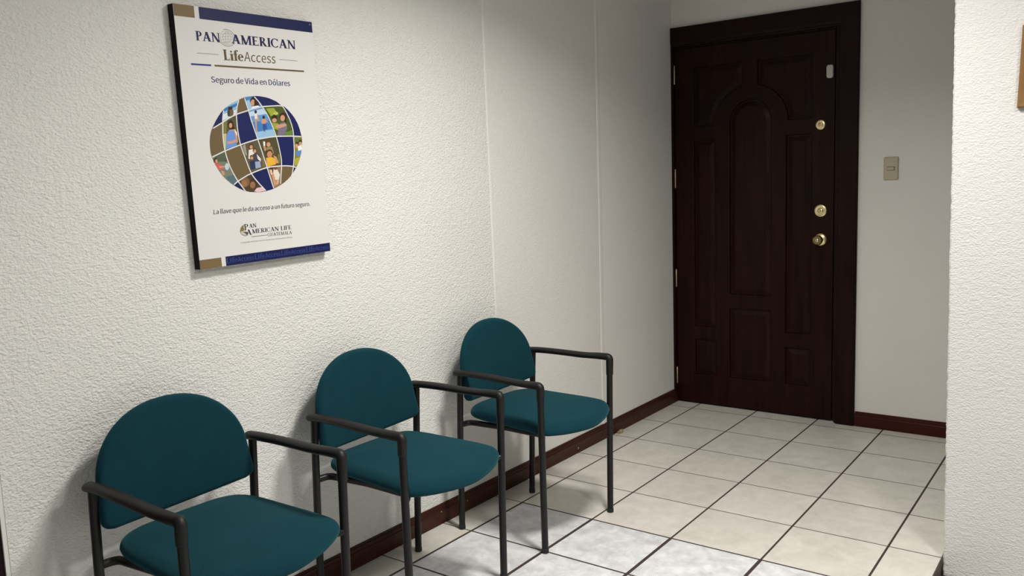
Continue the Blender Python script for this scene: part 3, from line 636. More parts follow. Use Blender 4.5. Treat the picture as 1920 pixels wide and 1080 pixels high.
# photo globe: cells (colour, outline), figures in the photo cells, white lines
CELLS = [[[14,25,84],[[-0.434,0.123],[-0.393,0.188],[-0.366,0.224],[-0.337,0.259],[-0.305,0.29],[-0.321,0.227],[-0.327,0.179]]],[[140,185,215],[[-0.305,0.29],[-0.269,0.317],[-0.23,0.34],[-0.147,0.378],[-0.17,0.321],[-0.177,0.288],[-0.183,0.253],[-0.236,0.23],[-0.264,0.216],[-0.327,0.179],[-0.321,0.227]]],[[108,90,60],[[-0.119,0.391],[-0.089,0.402],[-0.056,0.293],[-0.12,0.273],[-0.183,0.253],[-0.177,0.288],[-0.17,0.321],[-0.147,0.378]]],[[70,130,185],[[-0.089,0.403],[-0.041,0.413],[0.009,0.42],[0.054,0.38],[0.093,0.333],[0.035,0.32],[-0.056,0.293]]],[[14,25,84],[[0.01,0.421],[0.056,0.423],[0.099,0.421],[0.142,0.417],[0.184,0.409],[0.226,0.396],[0.268,0.381],[0.287,0.373],[0.314,0.351],[0.268,0.351],[0.187,0.343],[0.093,0.333],[0.059,0.374]]],[[80,70,50],[[0.306,0.364],[0.33,0.35],[0.314,0.351],[0.287,0.373]]],[[108,90,60],[[-0.463,-0.083],[-0.466,-0.046],[-0.466,-0.008],[-0.463,0.028],[-0.457,0.062],[-0.447,0.094],[-0.434,0.121],[-0.327,0.179],[-0.333,0.086],[-0.332,0.022],[-0.329,-0.032],[-0.324,-0.06],[-0.455,-0.113]]],[[85,80,45],[[-0.327,0.179],[-0.255,0.221],[-0.183,0.253],[-0.183,0.131],[-0.176,0.059],[-0.164,-0.006],[-0.324,-0.06],[-0.329,-0.032],[-0.333,0.047],[-0.332,0.101]]],[[14,25,84],[[-0.183,0.253],[-0.056,0.293],[-0.034,0.209],[0.02,0.046],[-0.006,0.04],[-0.092,0.016],[-0.164,-0.006],[-0.176,0.059],[-0.183,0.131]]],[[95,150,205],[[-0.056,0.293],[0.043,0.322],[0.093,0.333],[0.127,0.287],[0.145,0.257],[0.174,0.198],[0.21,0.116],[0.224,0.076],[0.109,0.061],[0.02,0.046],[-0.034,0.209]]],[[70,85,30],[[0.093,0.333],[0.25,0.35],[0.314,0.351],[0.331,0.331],[0.349,0.305],[0.386,0.238],[0.408,0.18],[0.42,0.124],[0.42,0.083],[0.284,0.08],[0.224,0.076],[0.2,0.139],[0.151,0.246],[0.127,0.287]]],[[14,25,84],[[0.314,0.351],[0.33,0.35],[0.342,0.343],[0.38,0.317],[0.416,0.285],[0.449,0.247],[0.478,0.202],[0.5,0.146],[0.516,0.081],[0.42,0.083],[0.42,0.124],[0.408,0.18],[0.386,0.238],[0.349,0.305],[0.331,0.331]]],[[120,125,110],[[-0.293,-0.333],[-0.331,-0.303],[-0.366,-0.269],[-0.394,-0.232],[-0.438,-0.157],[-0.455,-0.113],[-0.324,-0.06],[-0.311,-0.115],[-0.296,-0.166],[-0.279,-0.208],[-0.248,-0.268],[-0.216,-0.319],[-0.265,-0.351]]],[[108,90,60],[[-0.324,-0.06],[-0.164,-0.006],[-0.153,-0.043],[-0.103,-0.181],[-0.072,-0.253],[-0.103,-0.265],[-0.157,-0.289],[-0.216,-0.319],[-0.255,-0.255],[-0.284,-0.197],[-0.309,-0.125]]],[[90,82,62],[[-0.164,-0.006],[-0.069,0.023],[0.02,0.046],[0.058,-0.065],[0.1,-0.202],[0.023,-0.222],[-0.072,-0.253],[-0.103,-0.181],[-0.153,-0.043]]],[[75,72,42],[[0.02,0.046],[0.109,0.061],[0.224,0.076],[0.238,0.021],[0.254,-0.062],[0.263,-0.123],[0.264,-0.163],[0.261,-0.189],[0.147,-0.196],[0.1,-0.202],[0.058,-0.065]]],[[14,25,84],[[0.224,0.076],[0.284,0.08],[0.42,0.083],[0.417,-0.056],[0.404,-0.15],[0.396,-0.192],[0.396,-0.194],[0.332,-0.189],[0.261,-0.189],[0.264,-0.15],[0.258,-0.088],[0.241,0.007]]],[[130,130,50],[[0.42,0.083],[0.516,0.081],[0.519,0.051],[0.508,-0.032],[0.495,-0.078],[0.477,-0.125],[0.453,-0.169],[0.427,-0.208],[0.396,-0.194],[0.396,-0.192],[0.404,-0.15],[0.417,-0.056]]],[[14,25,84],[[-0.178,-0.394],[-0.217,-0.377],[-0.265,-0.351],[-0.225,-0.324],[-0.216,-0.319],[-0.149,-0.404]]],[[75,60,38],[[-0.216,-0.319],[-0.148,-0.284],[-0.072,-0.253],[-0.05,-0.287],[-0.025,-0.315],[0.012,-0.354],[0.073,-0.412],[0.028,-0.418],[-0.016,-0.42],[-0.098,-0.415],[-0.149,-0.404]]],[[14,25,84],[[-0.072,-0.253],[0.023,-0.222],[0.1,-0.202],[0.137,-0.322],[0.157,-0.392],[0.137,-0.399],[0.073,-0.412],[0.012,-0.354],[-0.034,-0.306],[-0.058,-0.276]]],[[140,115,85],[[0.1,-0.202],[0.147,-0.196],[0.261,-0.189],[0.245,-0.285],[0.236,-0.362],[0.19,-0.382],[0.157,-0.392]]],[[108,90,60],[[0.261,-0.189],[0.332,-0.189],[0.396,-0.194],[0.377,-0.26],[0.374,-0.267],[0.36,-0.281],[0.321,-0.313],[0.282,-0.339],[0.236,-0.362]]],[[14,25,84],[[0.396,-0.194],[0.427,-0.208],[0.395,-0.246],[0.374,-0.267]]]]
FIGURES = [[[215,228,235],[[-0.316,0.247],[-0.174,0.295],[-0.175,0.279],[-0.182,0.255],[-0.32,0.197]]],[[60,120,180],[[-0.303,0.292],[-0.289,0.302],[-0.154,0.355],[-0.154,0.354],[-0.161,0.328],[-0.309,0.268]]],[[110,85,65],[[-0.208,0.267],[-0.214,0.249],[-0.226,0.236],[-0.241,0.23],[-0.256,0.234],[-0.265,0.247],[-0.268,0.264],[-0.262,0.282],[-0.25,0.295],[-0.235,0.301],[-0.22,0.297],[-0.211,0.284]]],[[45,28,20],[[-0.234,0.301],[-0.236,0.293],[-0.242,0.287],[-0.249,0.285],[-0.256,0.287],[-0.26,0.292],[-0.262,0.299],[-0.259,0.307],[-0.254,0.313],[-0.247,0.315],[-0.24,0.313],[-0.235,0.308]]],[[45,28,20],[[-0.216,0.306],[-0.218,0.299],[-0.223,0.294],[-0.229,0.292],[-0.235,0.293],[-0.239,0.298],[-0.24,0.304],[-0.237,0.311],[-0.233,0.316],[-0.226,0.318],[-0.221,0.317],[-0.217,0.312]]],[[70,55,48],[[-0.245,0.263],[-0.249,0.246],[-0.255,0.233],[-0.262,0.229],[-0.268,0.233],[-0.272,0.245],[-0.273,0.261],[-0.269,0.278],[-0.263,0.29],[-0.256,0.295],[-0.25,0.291],[-0.246,0.279]]],[[150,195,225],[[-0.079,0.369],[-0.039,0.387],[-0.015,0.312],[-0.057,0.298]]],[[45,28,20],[[0.054,0.38],[0.061,0.371],[0.06,0.367],[0.043,0.347],[0.019,0.335],[-0.005,0.335],[-0.024,0.346],[-0.031,0.365],[-0.026,0.388],[-0.009,0.408],[0.011,0.418]]],[[205,150,118],[[0.017,0.36],[0.01,0.345],[-0.002,0.336],[-0.014,0.333],[-0.024,0.338],[-0.029,0.349],[-0.028,0.364],[-0.02,0.378],[-0.009,0.388],[0.003,0.391],[0.013,0.386],[0.018,0.375]]],[[45,28,20],[[0.058,0.366],[0.062,0.351],[0.059,0.337],[0.05,0.329],[0.038,0.328],[0.024,0.335],[0.014,0.348],[0.01,0.364],[0.013,0.377],[0.022,0.386],[0.034,0.387],[0.047,0.38]]],[[235,235,240],[[-0.013,0.329],[0.05,0.341],[0.07,0.329],[-0.026,0.307]]],[[120,120,60],[[-0.323,0.172],[-0.281,0.199],[-0.295,0.098],[-0.331,0.073]]],[[190,190,130],[[-0.326,-0.048],[-0.328,0.081],[-0.296,0.09],[-0.312,-0.044],[-0.325,-0.052]]],[[45,28,20],[[-0.217,0.167],[-0.22,0.147],[-0.229,0.13],[-0.244,0.123],[-0.259,0.126],[-0.271,0.139],[-0.277,0.158],[-0.274,0.178],[-0.265,0.194],[-0.25,0.202],[-0.235,0.199],[-0.223,0.186]]],[[45,28,20],[[-0.231,0.159],[-0.208,0.135],[-0.214,0.101],[-0.235,0.104]]],[[205,150,118],[[-0.232,0.157],[-0.235,0.146],[-0.242,0.138],[-0.25,0.135],[-0.259,0.138],[-0.264,0.145],[-0.265,0.156],[-0.262,0.167],[-0.255,0.175],[-0.247,0.178],[-0.238,0.176],[-0.233,0.168]]],[[205,150,118],[[-0.269,0.116],[-0.203,0.128],[-0.188,0.076],[-0.188,0.017],[-0.215,0.0],[-0.293,0.007],[-0.297,0.073]]],[[105,145,215],[[-0.272,0.109],[-0.222,0.116],[-0.207,0.059],[-0.2,-0.008],[-0.247,-0.028],[-0.309,-0.045],[-0.305,0.032],[-0.291,0.082]]],[[205,150,118],[[-0.297,0.019],[-0.242,0.025],[-0.19,0.051],[-0.187,0.03],[-0.239,0.004],[-0.294,-0.002]]],[[245,235,225],[[-0.214,0.126],[-0.191,0.102],[-0.189,0.068],[-0.202,0.084]]],[[190,215,235],[[-0.048,0.28],[0.105,0.317],[0.126,0.288],[0.134,0.272],[-0.042,0.241]]],[[65,125,190],[[-0.007,0.128],[-0.025,0.192],[0.166,0.216],[0.174,0.198],[0.197,0.147],[0.0,0.107]]],[[150,190,220],[[0.009,0.107],[0.2,0.138],[0.21,0.116],[0.212,0.109],[0.215,0.078],[0.025,0.052]]],[[45,28,20],[[0.033,0.284],[0.03,0.277],[0.025,0.271],[0.018,0.269],[0.011,0.271],[0.007,0.276],[0.006,0.283],[0.008,0.29],[0.013,0.296],[0.02,0.298],[0.027,0.297],[0.032,0.292]]],[[205,150,118],[[0.002,0.266],[0.039,0.267],[0.054,0.204],[0.023,0.211],[0.022,0.108],[0.009,0.103],[0.005,0.185]]],[[235,225,220],[[0.004,0.266],[0.034,0.27],[0.032,0.224],[0.006,0.221]]],[[45,28,20],[[0.116,0.241],[0.113,0.233],[0.108,0.227],[0.1,0.224],[0.094,0.226],[0.089,0.232],[0.088,0.239],[0.09,0.247],[0.096,0.253],[0.103,0.256],[0.11,0.254],[0.114,0.248]]],[[205,150,118],[[0.083,0.226],[0.12,0.228],[0.149,0.194],[0.123,0.202],[0.119,0.18],[0.089,0.179],[0.069,0.191]]],[[40,80,150],[[0.087,0.183],[0.122,0.185],[0.131,0.141],[0.106,0.132],[0.081,0.14]]],[[60,70,110],[[0.088,0.14],[0.099,0.14],[0.107,0.115],[0.096,0.114]]],[[150,165,55],[[0.133,0.319],[0.22,0.328],[0.259,0.273],[0.181,0.252]]],[[190,190,80],[[0.265,0.282],[0.261,0.274],[0.25,0.268],[0.236,0.265],[0.223,0.267],[0.213,0.272],[0.21,0.28],[0.215,0.288],[0.225,0.294],[0.239,0.297],[0.253,0.295],[0.262,0.29]]],[[100,130,50],[[0.335,0.117],[0.41,0.137],[0.406,0.092],[0.31,0.088]]],[[45,28,20],[[0.251,0.242],[0.245,0.228],[0.232,0.217],[0.216,0.213],[0.2,0.216],[0.189,0.225],[0.185,0.239],[0.191,0.254],[0.204,0.264],[0.22,0.269],[0.237,0.266],[0.248,0.256]]],[[205,150,118],[[0.243,0.22],[0.238,0.21],[0.228,0.203],[0.215,0.199],[0.202,0.201],[0.193,0.208],[0.19,0.218],[0.194,0.227],[0.205,0.235],[0.218,0.238],[0.231,0.236],[0.24,0.229]]],[[150,160,60],[[0.187,0.196],[0.252,0.194],[0.283,0.16],[0.258,0.132],[0.204,0.144]]],[[55,35,25],[[0.363,0.256],[0.355,0.235],[0.338,0.22],[0.315,0.214],[0.293,0.218],[0.278,0.232],[0.274,0.252],[0.281,0.272],[0.299,0.287],[0.322,0.294],[0.343,0.289],[0.359,0.276]]],[[205,150,118],[[0.336,0.243],[0.331,0.229],[0.321,0.218],[0.307,0.214],[0.294,0.217],[0.285,0.227],[0.283,0.241],[0.288,0.255],[0.298,0.266],[0.312,0.27],[0.325,0.267],[0.334,0.257]]],[[120,110,130],[[0.274,0.195],[0.348,0.211],[0.355,0.153],[0.316,0.09],[0.238,0.083],[0.253,0.137]]],[[205,150,118],[[0.234,0.176],[0.341,0.197],[0.349,0.175],[0.271,0.15],[0.227,0.153]]],[[45,28,20],[[0.34,0.25],[0.353,0.206],[0.341,0.188],[0.33,0.223]]],[[80,95,70],[[-0.429,-0.111],[-0.329,-0.069],[-0.317,-0.152],[-0.404,-0.152]]],[[70,45,35],[[-0.405,-0.14],[-0.409,-0.151],[-0.416,-0.159],[-0.426,-0.161],[-0.436,-0.159],[-0.439,-0.154],[-0.443,-0.145],[-0.443,-0.14],[-0.44,-0.129],[-0.432,-0.121],[-0.422,-0.118],[-0.413,-0.121],[-0.407,-0.129]]],[[205,150,118],[[-0.404,-0.146],[-0.406,-0.153],[-0.411,-0.159],[-0.417,-0.161],[-0.422,-0.159],[-0.426,-0.153],[-0.427,-0.146],[-0.425,-0.138],[-0.42,-0.133],[-0.414,-0.131],[-0.408,-0.133],[-0.405,-0.138]]],[[205,95,90],[[-0.438,-0.157],[-0.396,-0.165],[-0.359,-0.19],[-0.347,-0.211],[-0.4,-0.223]]],[[205,150,118],[[-0.393,-0.19],[-0.335,-0.186],[-0.336,-0.198],[-0.39,-0.206]]],[[190,205,215],[[-0.294,-0.194],[-0.298,-0.209],[-0.307,-0.22],[-0.318,-0.224],[-0.329,-0.22],[-0.336,-0.209],[-0.337,-0.194],[-0.333,-0.179],[-0.324,-0.168],[-0.313,-0.164],[-0.303,-0.168],[-0.296,-0.179]]],[[90,80,70],[[-0.303,-0.135],[-0.306,-0.144],[-0.313,-0.15],[-0.322,-0.152],[-0.33,-0.15],[-0.336,-0.144],[-0.338,-0.136],[-0.335,-0.127],[-0.328,-0.121],[-0.319,-0.119],[-0.31,-0.121],[-0.304,-0.127]]],[[200,150,120],[[-0.382,-0.227],[-0.348,-0.232],[-0.341,-0.261],[-0.366,-0.269]]],[[85,110,112],[[-0.328,-0.278],[-0.24,-0.262],[-0.231,-0.283],[-0.222,-0.313],[-0.265,-0.346],[-0.32,-0.303]]],[[160,150,130],[[-0.145,-0.016],[-0.114,-0.002],[-0.102,-0.101],[-0.122,-0.092]]],[[90,55,35],[[-0.028,-0.014],[-0.033,-0.027],[-0.043,-0.036],[-0.055,-0.04],[-0.068,-0.037],[-0.076,-0.027],[-0.078,-0.015],[-0.074,-0.002],[-0.064,0.008],[-0.051,0.011],[-0.039,0.008],[-0.03,-0.001]]],[[205,150,118],[[-0.038,-0.023],[-0.041,-0.031],[-0.047,-0.037],[-0.055,-0.039],[-0.063,-0.037],[-0.068,-0.031],[-0.069,-0.023],[-0.067,-0.015],[-0.06,-0.009],[-0.053,-0.007],[-0.045,-0.009],[-0.04,-0.014]]],[[228,222,212],[[-0.082,-0.049],[-0.035,-0.04],[-0.024,-0.1],[-0.052,-0.126],[-0.092,-0.126]]],[[95,60,40],[[0.005,-0.052],[0.001,-0.063],[-0.008,-0.072],[-0.02,-0.075],[-0.031,-0.072],[-0.039,-0.064],[-0.041,-0.053],[-0.037,-0.042],[-0.028,-0.033],[-0.016,-0.03],[-0.005,-0.033],[0.003,-0.041]]],[[205,150,118],[[-0.004,-0.058],[-0.006,-0.066],[-0.012,-0.072],[-0.02,-0.074],[-0.027,-0.072],[-0.032,-0.066],[-0.033,-0.059],[-0.03,-0.051],[-0.025,-0.045],[-0.017,-0.043],[-0.01,-0.045],[-0.005,-0.051]]],[[62,62,80],[[-0.044,-0.087],[0.004,-0.074],[0.043,-0.117],[0.037,-0.186],[-0.026,-0.186]]],[[225,215,205],[[-0.002,-0.083],[0.042,-0.126],[0.034,-0.152],[0.005,-0.126]]],[[100,60,35],[[-0.035,-0.11],[-0.039,-0.12],[-0.047,-0.127],[-0.058,-0.129],[-0.068,-0.127],[-0.075,-0.12],[-0.077,-0.111],[-0.073,-0.101],[-0.065,-0.094],[-0.055,-0.092],[-0.044,-0.094],[-0.037,-0.101]]],[[205,150,118],[[-0.04,-0.119],[-0.043,-0.126],[-0.049,-0.131],[-0.056,-0.133],[-0.063,-0.131],[-0.068,-0.126],[-0.069,-0.119],[-0.067,-0.112],[-0.061,-0.107],[-0.054,-0.105],[-0.047,-0.107],[-0.042,-0.112]]],[[35,48,85],[[-0.08,-0.148],[-0.033,-0.139],[-0.023,-0.212],[-0.071,-0.221]]],[[150,165,195],[[-0.025,-0.152],[0.03,-0.147],[0.036,-0.2],[-0.023,-0.212]]],[[120,100,70],[[0.046,-0.082],[0.078,-0.134],[0.08,-0.2],[0.052,-0.195]]],[[110,115,50],[[0.229,-0.08],[0.251,-0.089],[0.25,-0.169],[0.223,-0.151]]],[[235,235,230],[[0.076,0.027],[0.098,0.027],[0.096,-0.012],[0.078,-0.012]]],[[95,60,30],[[0.16,0.024],[0.155,0.014],[0.145,0.006],[0.131,0.003],[0.118,0.005],[0.108,0.013],[0.106,0.023],[0.11,0.034],[0.121,0.042],[0.134,0.045],[0.148,0.042],[0.157,0.035]]],[[205,150,118],[[0.155,0.002],[0.151,-0.008],[0.142,-0.016],[0.131,-0.019],[0.121,-0.016],[0.113,-0.009],[0.111,0.002],[0.115,0.012],[0.124,0.02],[0.135,0.023],[0.145,0.02],[0.153,0.013]]],[[150,130,85],[[0.104,-0.025],[0.169,-0.015],[0.186,-0.072],[0.163,-0.09],[0.111,-0.064]]],[[205,150,118],[[0.073,-0.012],[0.095,-0.008],[0.102,-0.047],[0.088,-0.06]]],[[70,42,25],[[0.174,-0.068],[0.168,-0.081],[0.154,-0.091],[0.136,-0.094],[0.118,-0.091],[0.106,-0.082],[0.102,-0.068],[0.108,-0.055],[0.122,-0.046],[0.14,-0.042],[0.158,-0.045],[0.17,-0.055]]],[[200,140,100],[[0.166,-0.085],[0.16,-0.1],[0.149,-0.111],[0.135,-0.116],[0.121,-0.112],[0.112,-0.101],[0.109,-0.086],[0.114,-0.071],[0.126,-0.06],[0.14,-0.056],[0.154,-0.06],[0.163,-0.07]]],[[230,175,55],[[0.096,-0.117],[0.161,-0.109],[0.198,-0.125],[0.2,-0.174],[0.111,-0.195],[0.092,-0.169]]],[[205,150,118],[[0.179,-0.094],[0.211,-0.107],[0.233,-0.165],[0.2,-0.165]]],[[205,150,118],[[0.091,-0.174],[0.095,-0.125],[0.107,-0.134],[0.105,-0.195],[0.098,-0.193]]],[[90,110,50],[[0.432,0.066],[0.513,0.068],[0.51,0.031],[0.428,0.012]]],[[60,40,30],[[0.475,0.017],[0.472,0.009],[0.465,0.003],[0.456,0.0],[0.447,0.002],[0.44,0.008],[0.439,0.016],[0.442,0.025],[0.449,0.031],[0.458,0.033],[0.467,0.031],[0.474,0.025]]],[[205,150,118],[[0.468,-0.006],[0.465,-0.016],[0.457,-0.023],[0.448,-0.026],[0.439,-0.023],[0.433,-0.016],[0.431,-0.006],[0.434,0.004],[0.442,0.011],[0.451,0.014],[0.46,0.011],[0.466,0.004]]],[[235,230,225],[[0.461,-0.01],[0.508,0.009],[0.508,-0.033],[0.505,-0.042],[0.463,-0.051]]],[[70,45,30],[[0.517,0.037],[0.517,0.034],[0.514,0.027],[0.506,0.02],[0.495,0.017],[0.485,0.02],[0.478,0.026],[0.476,0.035],[0.479,0.044],[0.488,0.051],[0.498,0.054],[0.508,0.052],[0.516,0.045]]],[[205,150,118],[[0.51,0.018],[0.507,0.009],[0.501,0.003],[0.493,0.001],[0.485,0.003],[0.479,0.009],[0.478,0.017],[0.481,0.025],[0.487,0.031],[0.495,0.034],[0.503,0.032],[0.509,0.026]]],[[95,130,190],[[0.434,-0.056],[0.504,-0.042],[0.504,-0.048],[0.495,-0.078],[0.489,-0.093],[0.442,-0.101]]],[[170,165,60],[[0.417,-0.124],[0.484,-0.106],[0.477,-0.125],[0.453,-0.169],[0.453,-0.17],[0.417,-0.189]]],[[125,90,60],[[-0.096,-0.328],[-0.104,-0.35],[-0.122,-0.365],[-0.146,-0.37],[-0.168,-0.364],[-0.183,-0.348],[-0.188,-0.327],[-0.18,-0.305],[-0.165,-0.293],[-0.157,-0.289],[-0.138,-0.285],[-0.116,-0.291],[-0.1,-0.307]]],[[150,105,70],[[-0.123,-0.341],[-0.128,-0.357],[-0.14,-0.369],[-0.156,-0.373],[-0.171,-0.368],[-0.181,-0.356],[-0.184,-0.339],[-0.178,-0.323],[-0.166,-0.312],[-0.15,-0.308],[-0.135,-0.312],[-0.125,-0.324]]],[[60,42,30],[[-0.01,-0.321],[-0.007,-0.334],[-0.015,-0.356],[-0.032,-0.371],[-0.053,-0.377],[-0.073,-0.37],[-0.087,-0.354],[-0.091,-0.333],[-0.084,-0.311],[-0.067,-0.296],[-0.046,-0.29],[-0.036,-0.293]]],[[150,105,75],[[-0.038,-0.355],[-0.043,-0.371],[-0.055,-0.382],[-0.07,-0.386],[-0.084,-0.381],[-0.093,-0.37],[-0.096,-0.354],[-0.091,-0.339],[-0.079,-0.327],[-0.064,-0.324],[-0.05,-0.328],[-0.04,-0.34]]],[[225,190,195],[[-0.016,-0.42],[-0.021,-0.42],[-0.056,-0.411],[-0.027,-0.382],[0.031,-0.374],[0.06,-0.41],[-0.003,-0.419]]],[[70,55,40],[[0.185,-0.222],[0.179,-0.235],[0.166,-0.244],[0.15,-0.247],[0.134,-0.243],[0.123,-0.234],[0.119,-0.222],[0.125,-0.21],[0.137,-0.201],[0.154,-0.197],[0.17,-0.201],[0.181,-0.21]]],[[225,215,205],[[0.169,-0.213],[0.202,-0.205],[0.236,-0.267],[0.221,-0.311],[0.182,-0.315],[0.161,-0.266]]],[[110,80,55],[[0.213,-0.209],[0.209,-0.217],[0.201,-0.223],[0.19,-0.225],[0.179,-0.223],[0.172,-0.217],[0.169,-0.209],[0.173,-0.201],[0.181,-0.195],[0.191,-0.193],[0.193,-0.193],[0.203,-0.195],[0.211,-0.201]]],[[205,150,118],[[0.139,-0.24],[0.166,-0.249],[0.191,-0.347],[0.166,-0.377],[0.151,-0.302]]],[[205,165,130],[[0.193,-0.315],[0.227,-0.307],[0.212,-0.351],[0.189,-0.364]]],[[230,190,160],[[0.122,-0.222],[0.152,-0.222],[0.154,-0.266],[0.137,-0.266]]]]
LINES = [[[-0.305,0.29],[-0.317,0.245],[-0.323,0.212],[-0.333,0.086],[-0.333,0.034],[-0.329,-0.032],[-0.316,-0.095],[-0.306,-0.135],[-0.292,-0.176],[-0.279,-0.208],[-0.255,-0.255],[-0.233,-0.293],[-0.208,-0.33],[-0.139,-0.416]],[[-0.144,0.385],[-0.164,0.337],[-0.172,0.313],[-0.18,0.272],[-0.184,0.237],[-0.184,0.154],[-0.182,0.119],[-0.173,0.043],[-0.161,-0.017],[-0.096,-0.2],[-0.081,-0.236],[-0.066,-0.264],[-0.042,-0.296],[0.002,-0.344],[0.076,-0.415]],[[-0.091,0.407],[-0.056,0.293],[-0.034,0.209],[0.063,-0.081],[0.159,-0.397]],[[0.007,0.422],[0.048,0.385],[0.068,0.364],[0.109,0.312],[0.133,0.278],[0.157,0.235],[0.18,0.186],[0.205,0.127],[0.223,0.078],[0.238,0.021],[0.252,-0.049],[0.262,-0.112],[0.264,-0.15],[0.26,-0.202],[0.245,-0.285],[0.236,-0.361]],[[0.237,0.402],[0.302,0.362],[0.317,0.348],[0.337,0.323],[0.366,0.277],[0.391,0.228],[0.408,0.18],[0.418,0.137],[0.42,0.114],[0.419,0.005],[0.418,-0.043],[0.413,-0.092],[0.402,-0.164],[0.392,-0.209],[0.377,-0.26],[0.36,-0.295]],[[-0.435,0.121],[-0.332,0.176],[-0.264,0.216],[-0.218,0.238],[-0.166,0.259],[-0.012,0.307],[0.061,0.327],[0.117,0.336],[0.268,0.351],[0.337,0.35]],[[-0.466,-0.118],[-0.324,-0.06],[-0.186,-0.013],[-0.092,0.016],[0.02,0.046],[0.147,0.067],[0.235,0.077],[0.395,0.083],[0.519,0.081]],[[-0.27,-0.355],[-0.232,-0.329],[-0.201,-0.311],[-0.157,-0.289],[-0.112,-0.268],[-0.032,-0.239],[0.045,-0.216],[0.089,-0.205],[0.129,-0.198],[0.186,-0.193],[0.251,-0.189],[0.306,-0.188],[0.357,-0.19],[0.389,-0.193],[0.407,-0.198],[0.433,-0.21]]]

# colour bands
m = MB(); flat(m, bx(-0.712, -0.525, 0.982, 1.0765), ink(*GOLD)); flat(m, bx(-0.482, 0.714, 0.980, 1.0765), ink(*NAVY)); m.build('top_band', pb)
m = MB(); flat(m, bx(-0.714, -0.505, -1.0765, -0.998), ink(*GOLD)); flat(m, bx(-0.462, 0.714, -1.0765, -0.996), ink(*NAVY))
BT = ink(58, 77, 140)
for k in range(4):
    s, e = 0.004 + k * 0.249, 0.004 + k * 0.249 + 0.243
    f_ = lambda t: (PCY + loc2(-0.462 + 1.17 * t, -1.055)[0], PCZ + loc2(-0.462 + 1.17 * t, -1.055)[1])
    serif(m, 'Life', f_(s), f_(s + 0.098), 0.046, BT, 2, st=0.12)
    sans(m, 'Access', f_(s + 0.10), f_(e), 0.040, BT, 2)
tag(m.build('bottom_band', pb), 'blue band with faint repeated lettering')
# heading
m = MB(); NV = ink(*NAVY)
serif(m, 'PAN', (-8.806, 5.157), (-8.570, 5.166), 0.076, NV, 1, st=0.185, th=0.085)
serif(m, 'AMERICAN', (-8.462, 5.171), (-7.768, 5.194), 0.077, NV, 1, st=0.185, th=0.085)
GR = ink(150, 148, 140)
cx, cz, rx, rz = -8.506, 5.212, 0.083, 0.069
for r0, a0, a1, w in ((1.0, -40, 110, 0.006), (1.0, 180, 330, 0.006), (0.8, 0, 360, 0.0025)):
    ribbon(m, [(cx + rx * r0 * math.cos(math.radians(a0 + (a1 - a0) * k / 30)), cz + rz * r0 * math.sin(math.radians(a0 + (a1 - a0) * k / 30))) for k in range(31)], w, GR, 0.6)
for s in (-0.62, -0.2, 0.2, 0.62):
    h = math.sqrt(1 - (s * 0.9) ** 2) * 0.8
    ribbon(m, [(cx + rx * (s * 0.8 * math.cos(t * 1.3) + 0.05 * t), cz + rz * h * t) for t in [k / 6 - 1 for k in range(13)]], 0.0025, GR, 0.6)
    ribbon(m, [(cx + rx * h * t, cz + rz * (s * 0.8 + 0.12 * t - 0.08 * t * t)) for t in [k / 6 - 1 for k in range(13)]], 0.0025, GR, 0.6)
tag(m.build('heading_lettering', pb), 'dark blue heading with a thin wire globe')
m = MB(); BZ = ink(*BRONZE)
serif(m, 'Life', (-8.553, 5.023), (-8.345, 5.033), 0.088, BZ, 1, st=0.215, th=0.08)
sans(m, 'Access', (-8.346, 5.033), (-8.008, 5.045), 0.080, BZ, 1, shear=0.08)
stroke(m, (-8.806, 5.056), (-8.600, 5.063), 0.003, BZ); stroke(m, (-7.969, 5.085), (-7.763, 5.091), 0.003, BZ)
stroke(m, (-8.868, 4.961), (-8.680, 4.968), 0.014, ink(36, 50, 130)); stroke(m, (-8.647, 4.969), (-7.692, 5.003), 0.014, BZ)
m.build('product_lettering', pb)
m = MB(); sans(m, 'Seguro de Vida en Dólares', (-8.692, 4.828), (-7.862, 4.857), 0.048, ink(38, 46, 96), 1, bold=0.022)
m.build('subtitle_lettering', pb)
m = MB(); sans(m, 'La llave que le da acceso a un futuro seguro.', (-8.772, 3.728), (-7.716, 3.758), 0.038, ink(44, 46, 66), 1, shear=0.14, bold=0.020)
m.build('slogan_lettering', pb)
# globe of photographs
GX, GZ = -8.285, 4.321
m = MB()
for c, p in CELLS: flat(m, [(GX + a, GZ + b) for a, b in p], ink(*c), 1)
for k, (c, p) in enumerate(FIGURES): flat(m, [(GX + a, GZ + b) for a, b in p], ink(*c), 1.6 + 0.014 * k, False)
for k, l in enumerate(LINES):
    q = [Vector((GX + a, GZ + b)) for a, b in l]
    q[0] += (q[1] - q[0]).normalized() * 0.011; q[-1] += (q[-2] - q[-1]).normalized() * 0.011
    ribbon(m, q, 0.0105, MAT_BOARD, 3.1 + 0.1 * k)
tag(m.build('photo_globe', pb), 'globe of blue, gold and photo tiles')
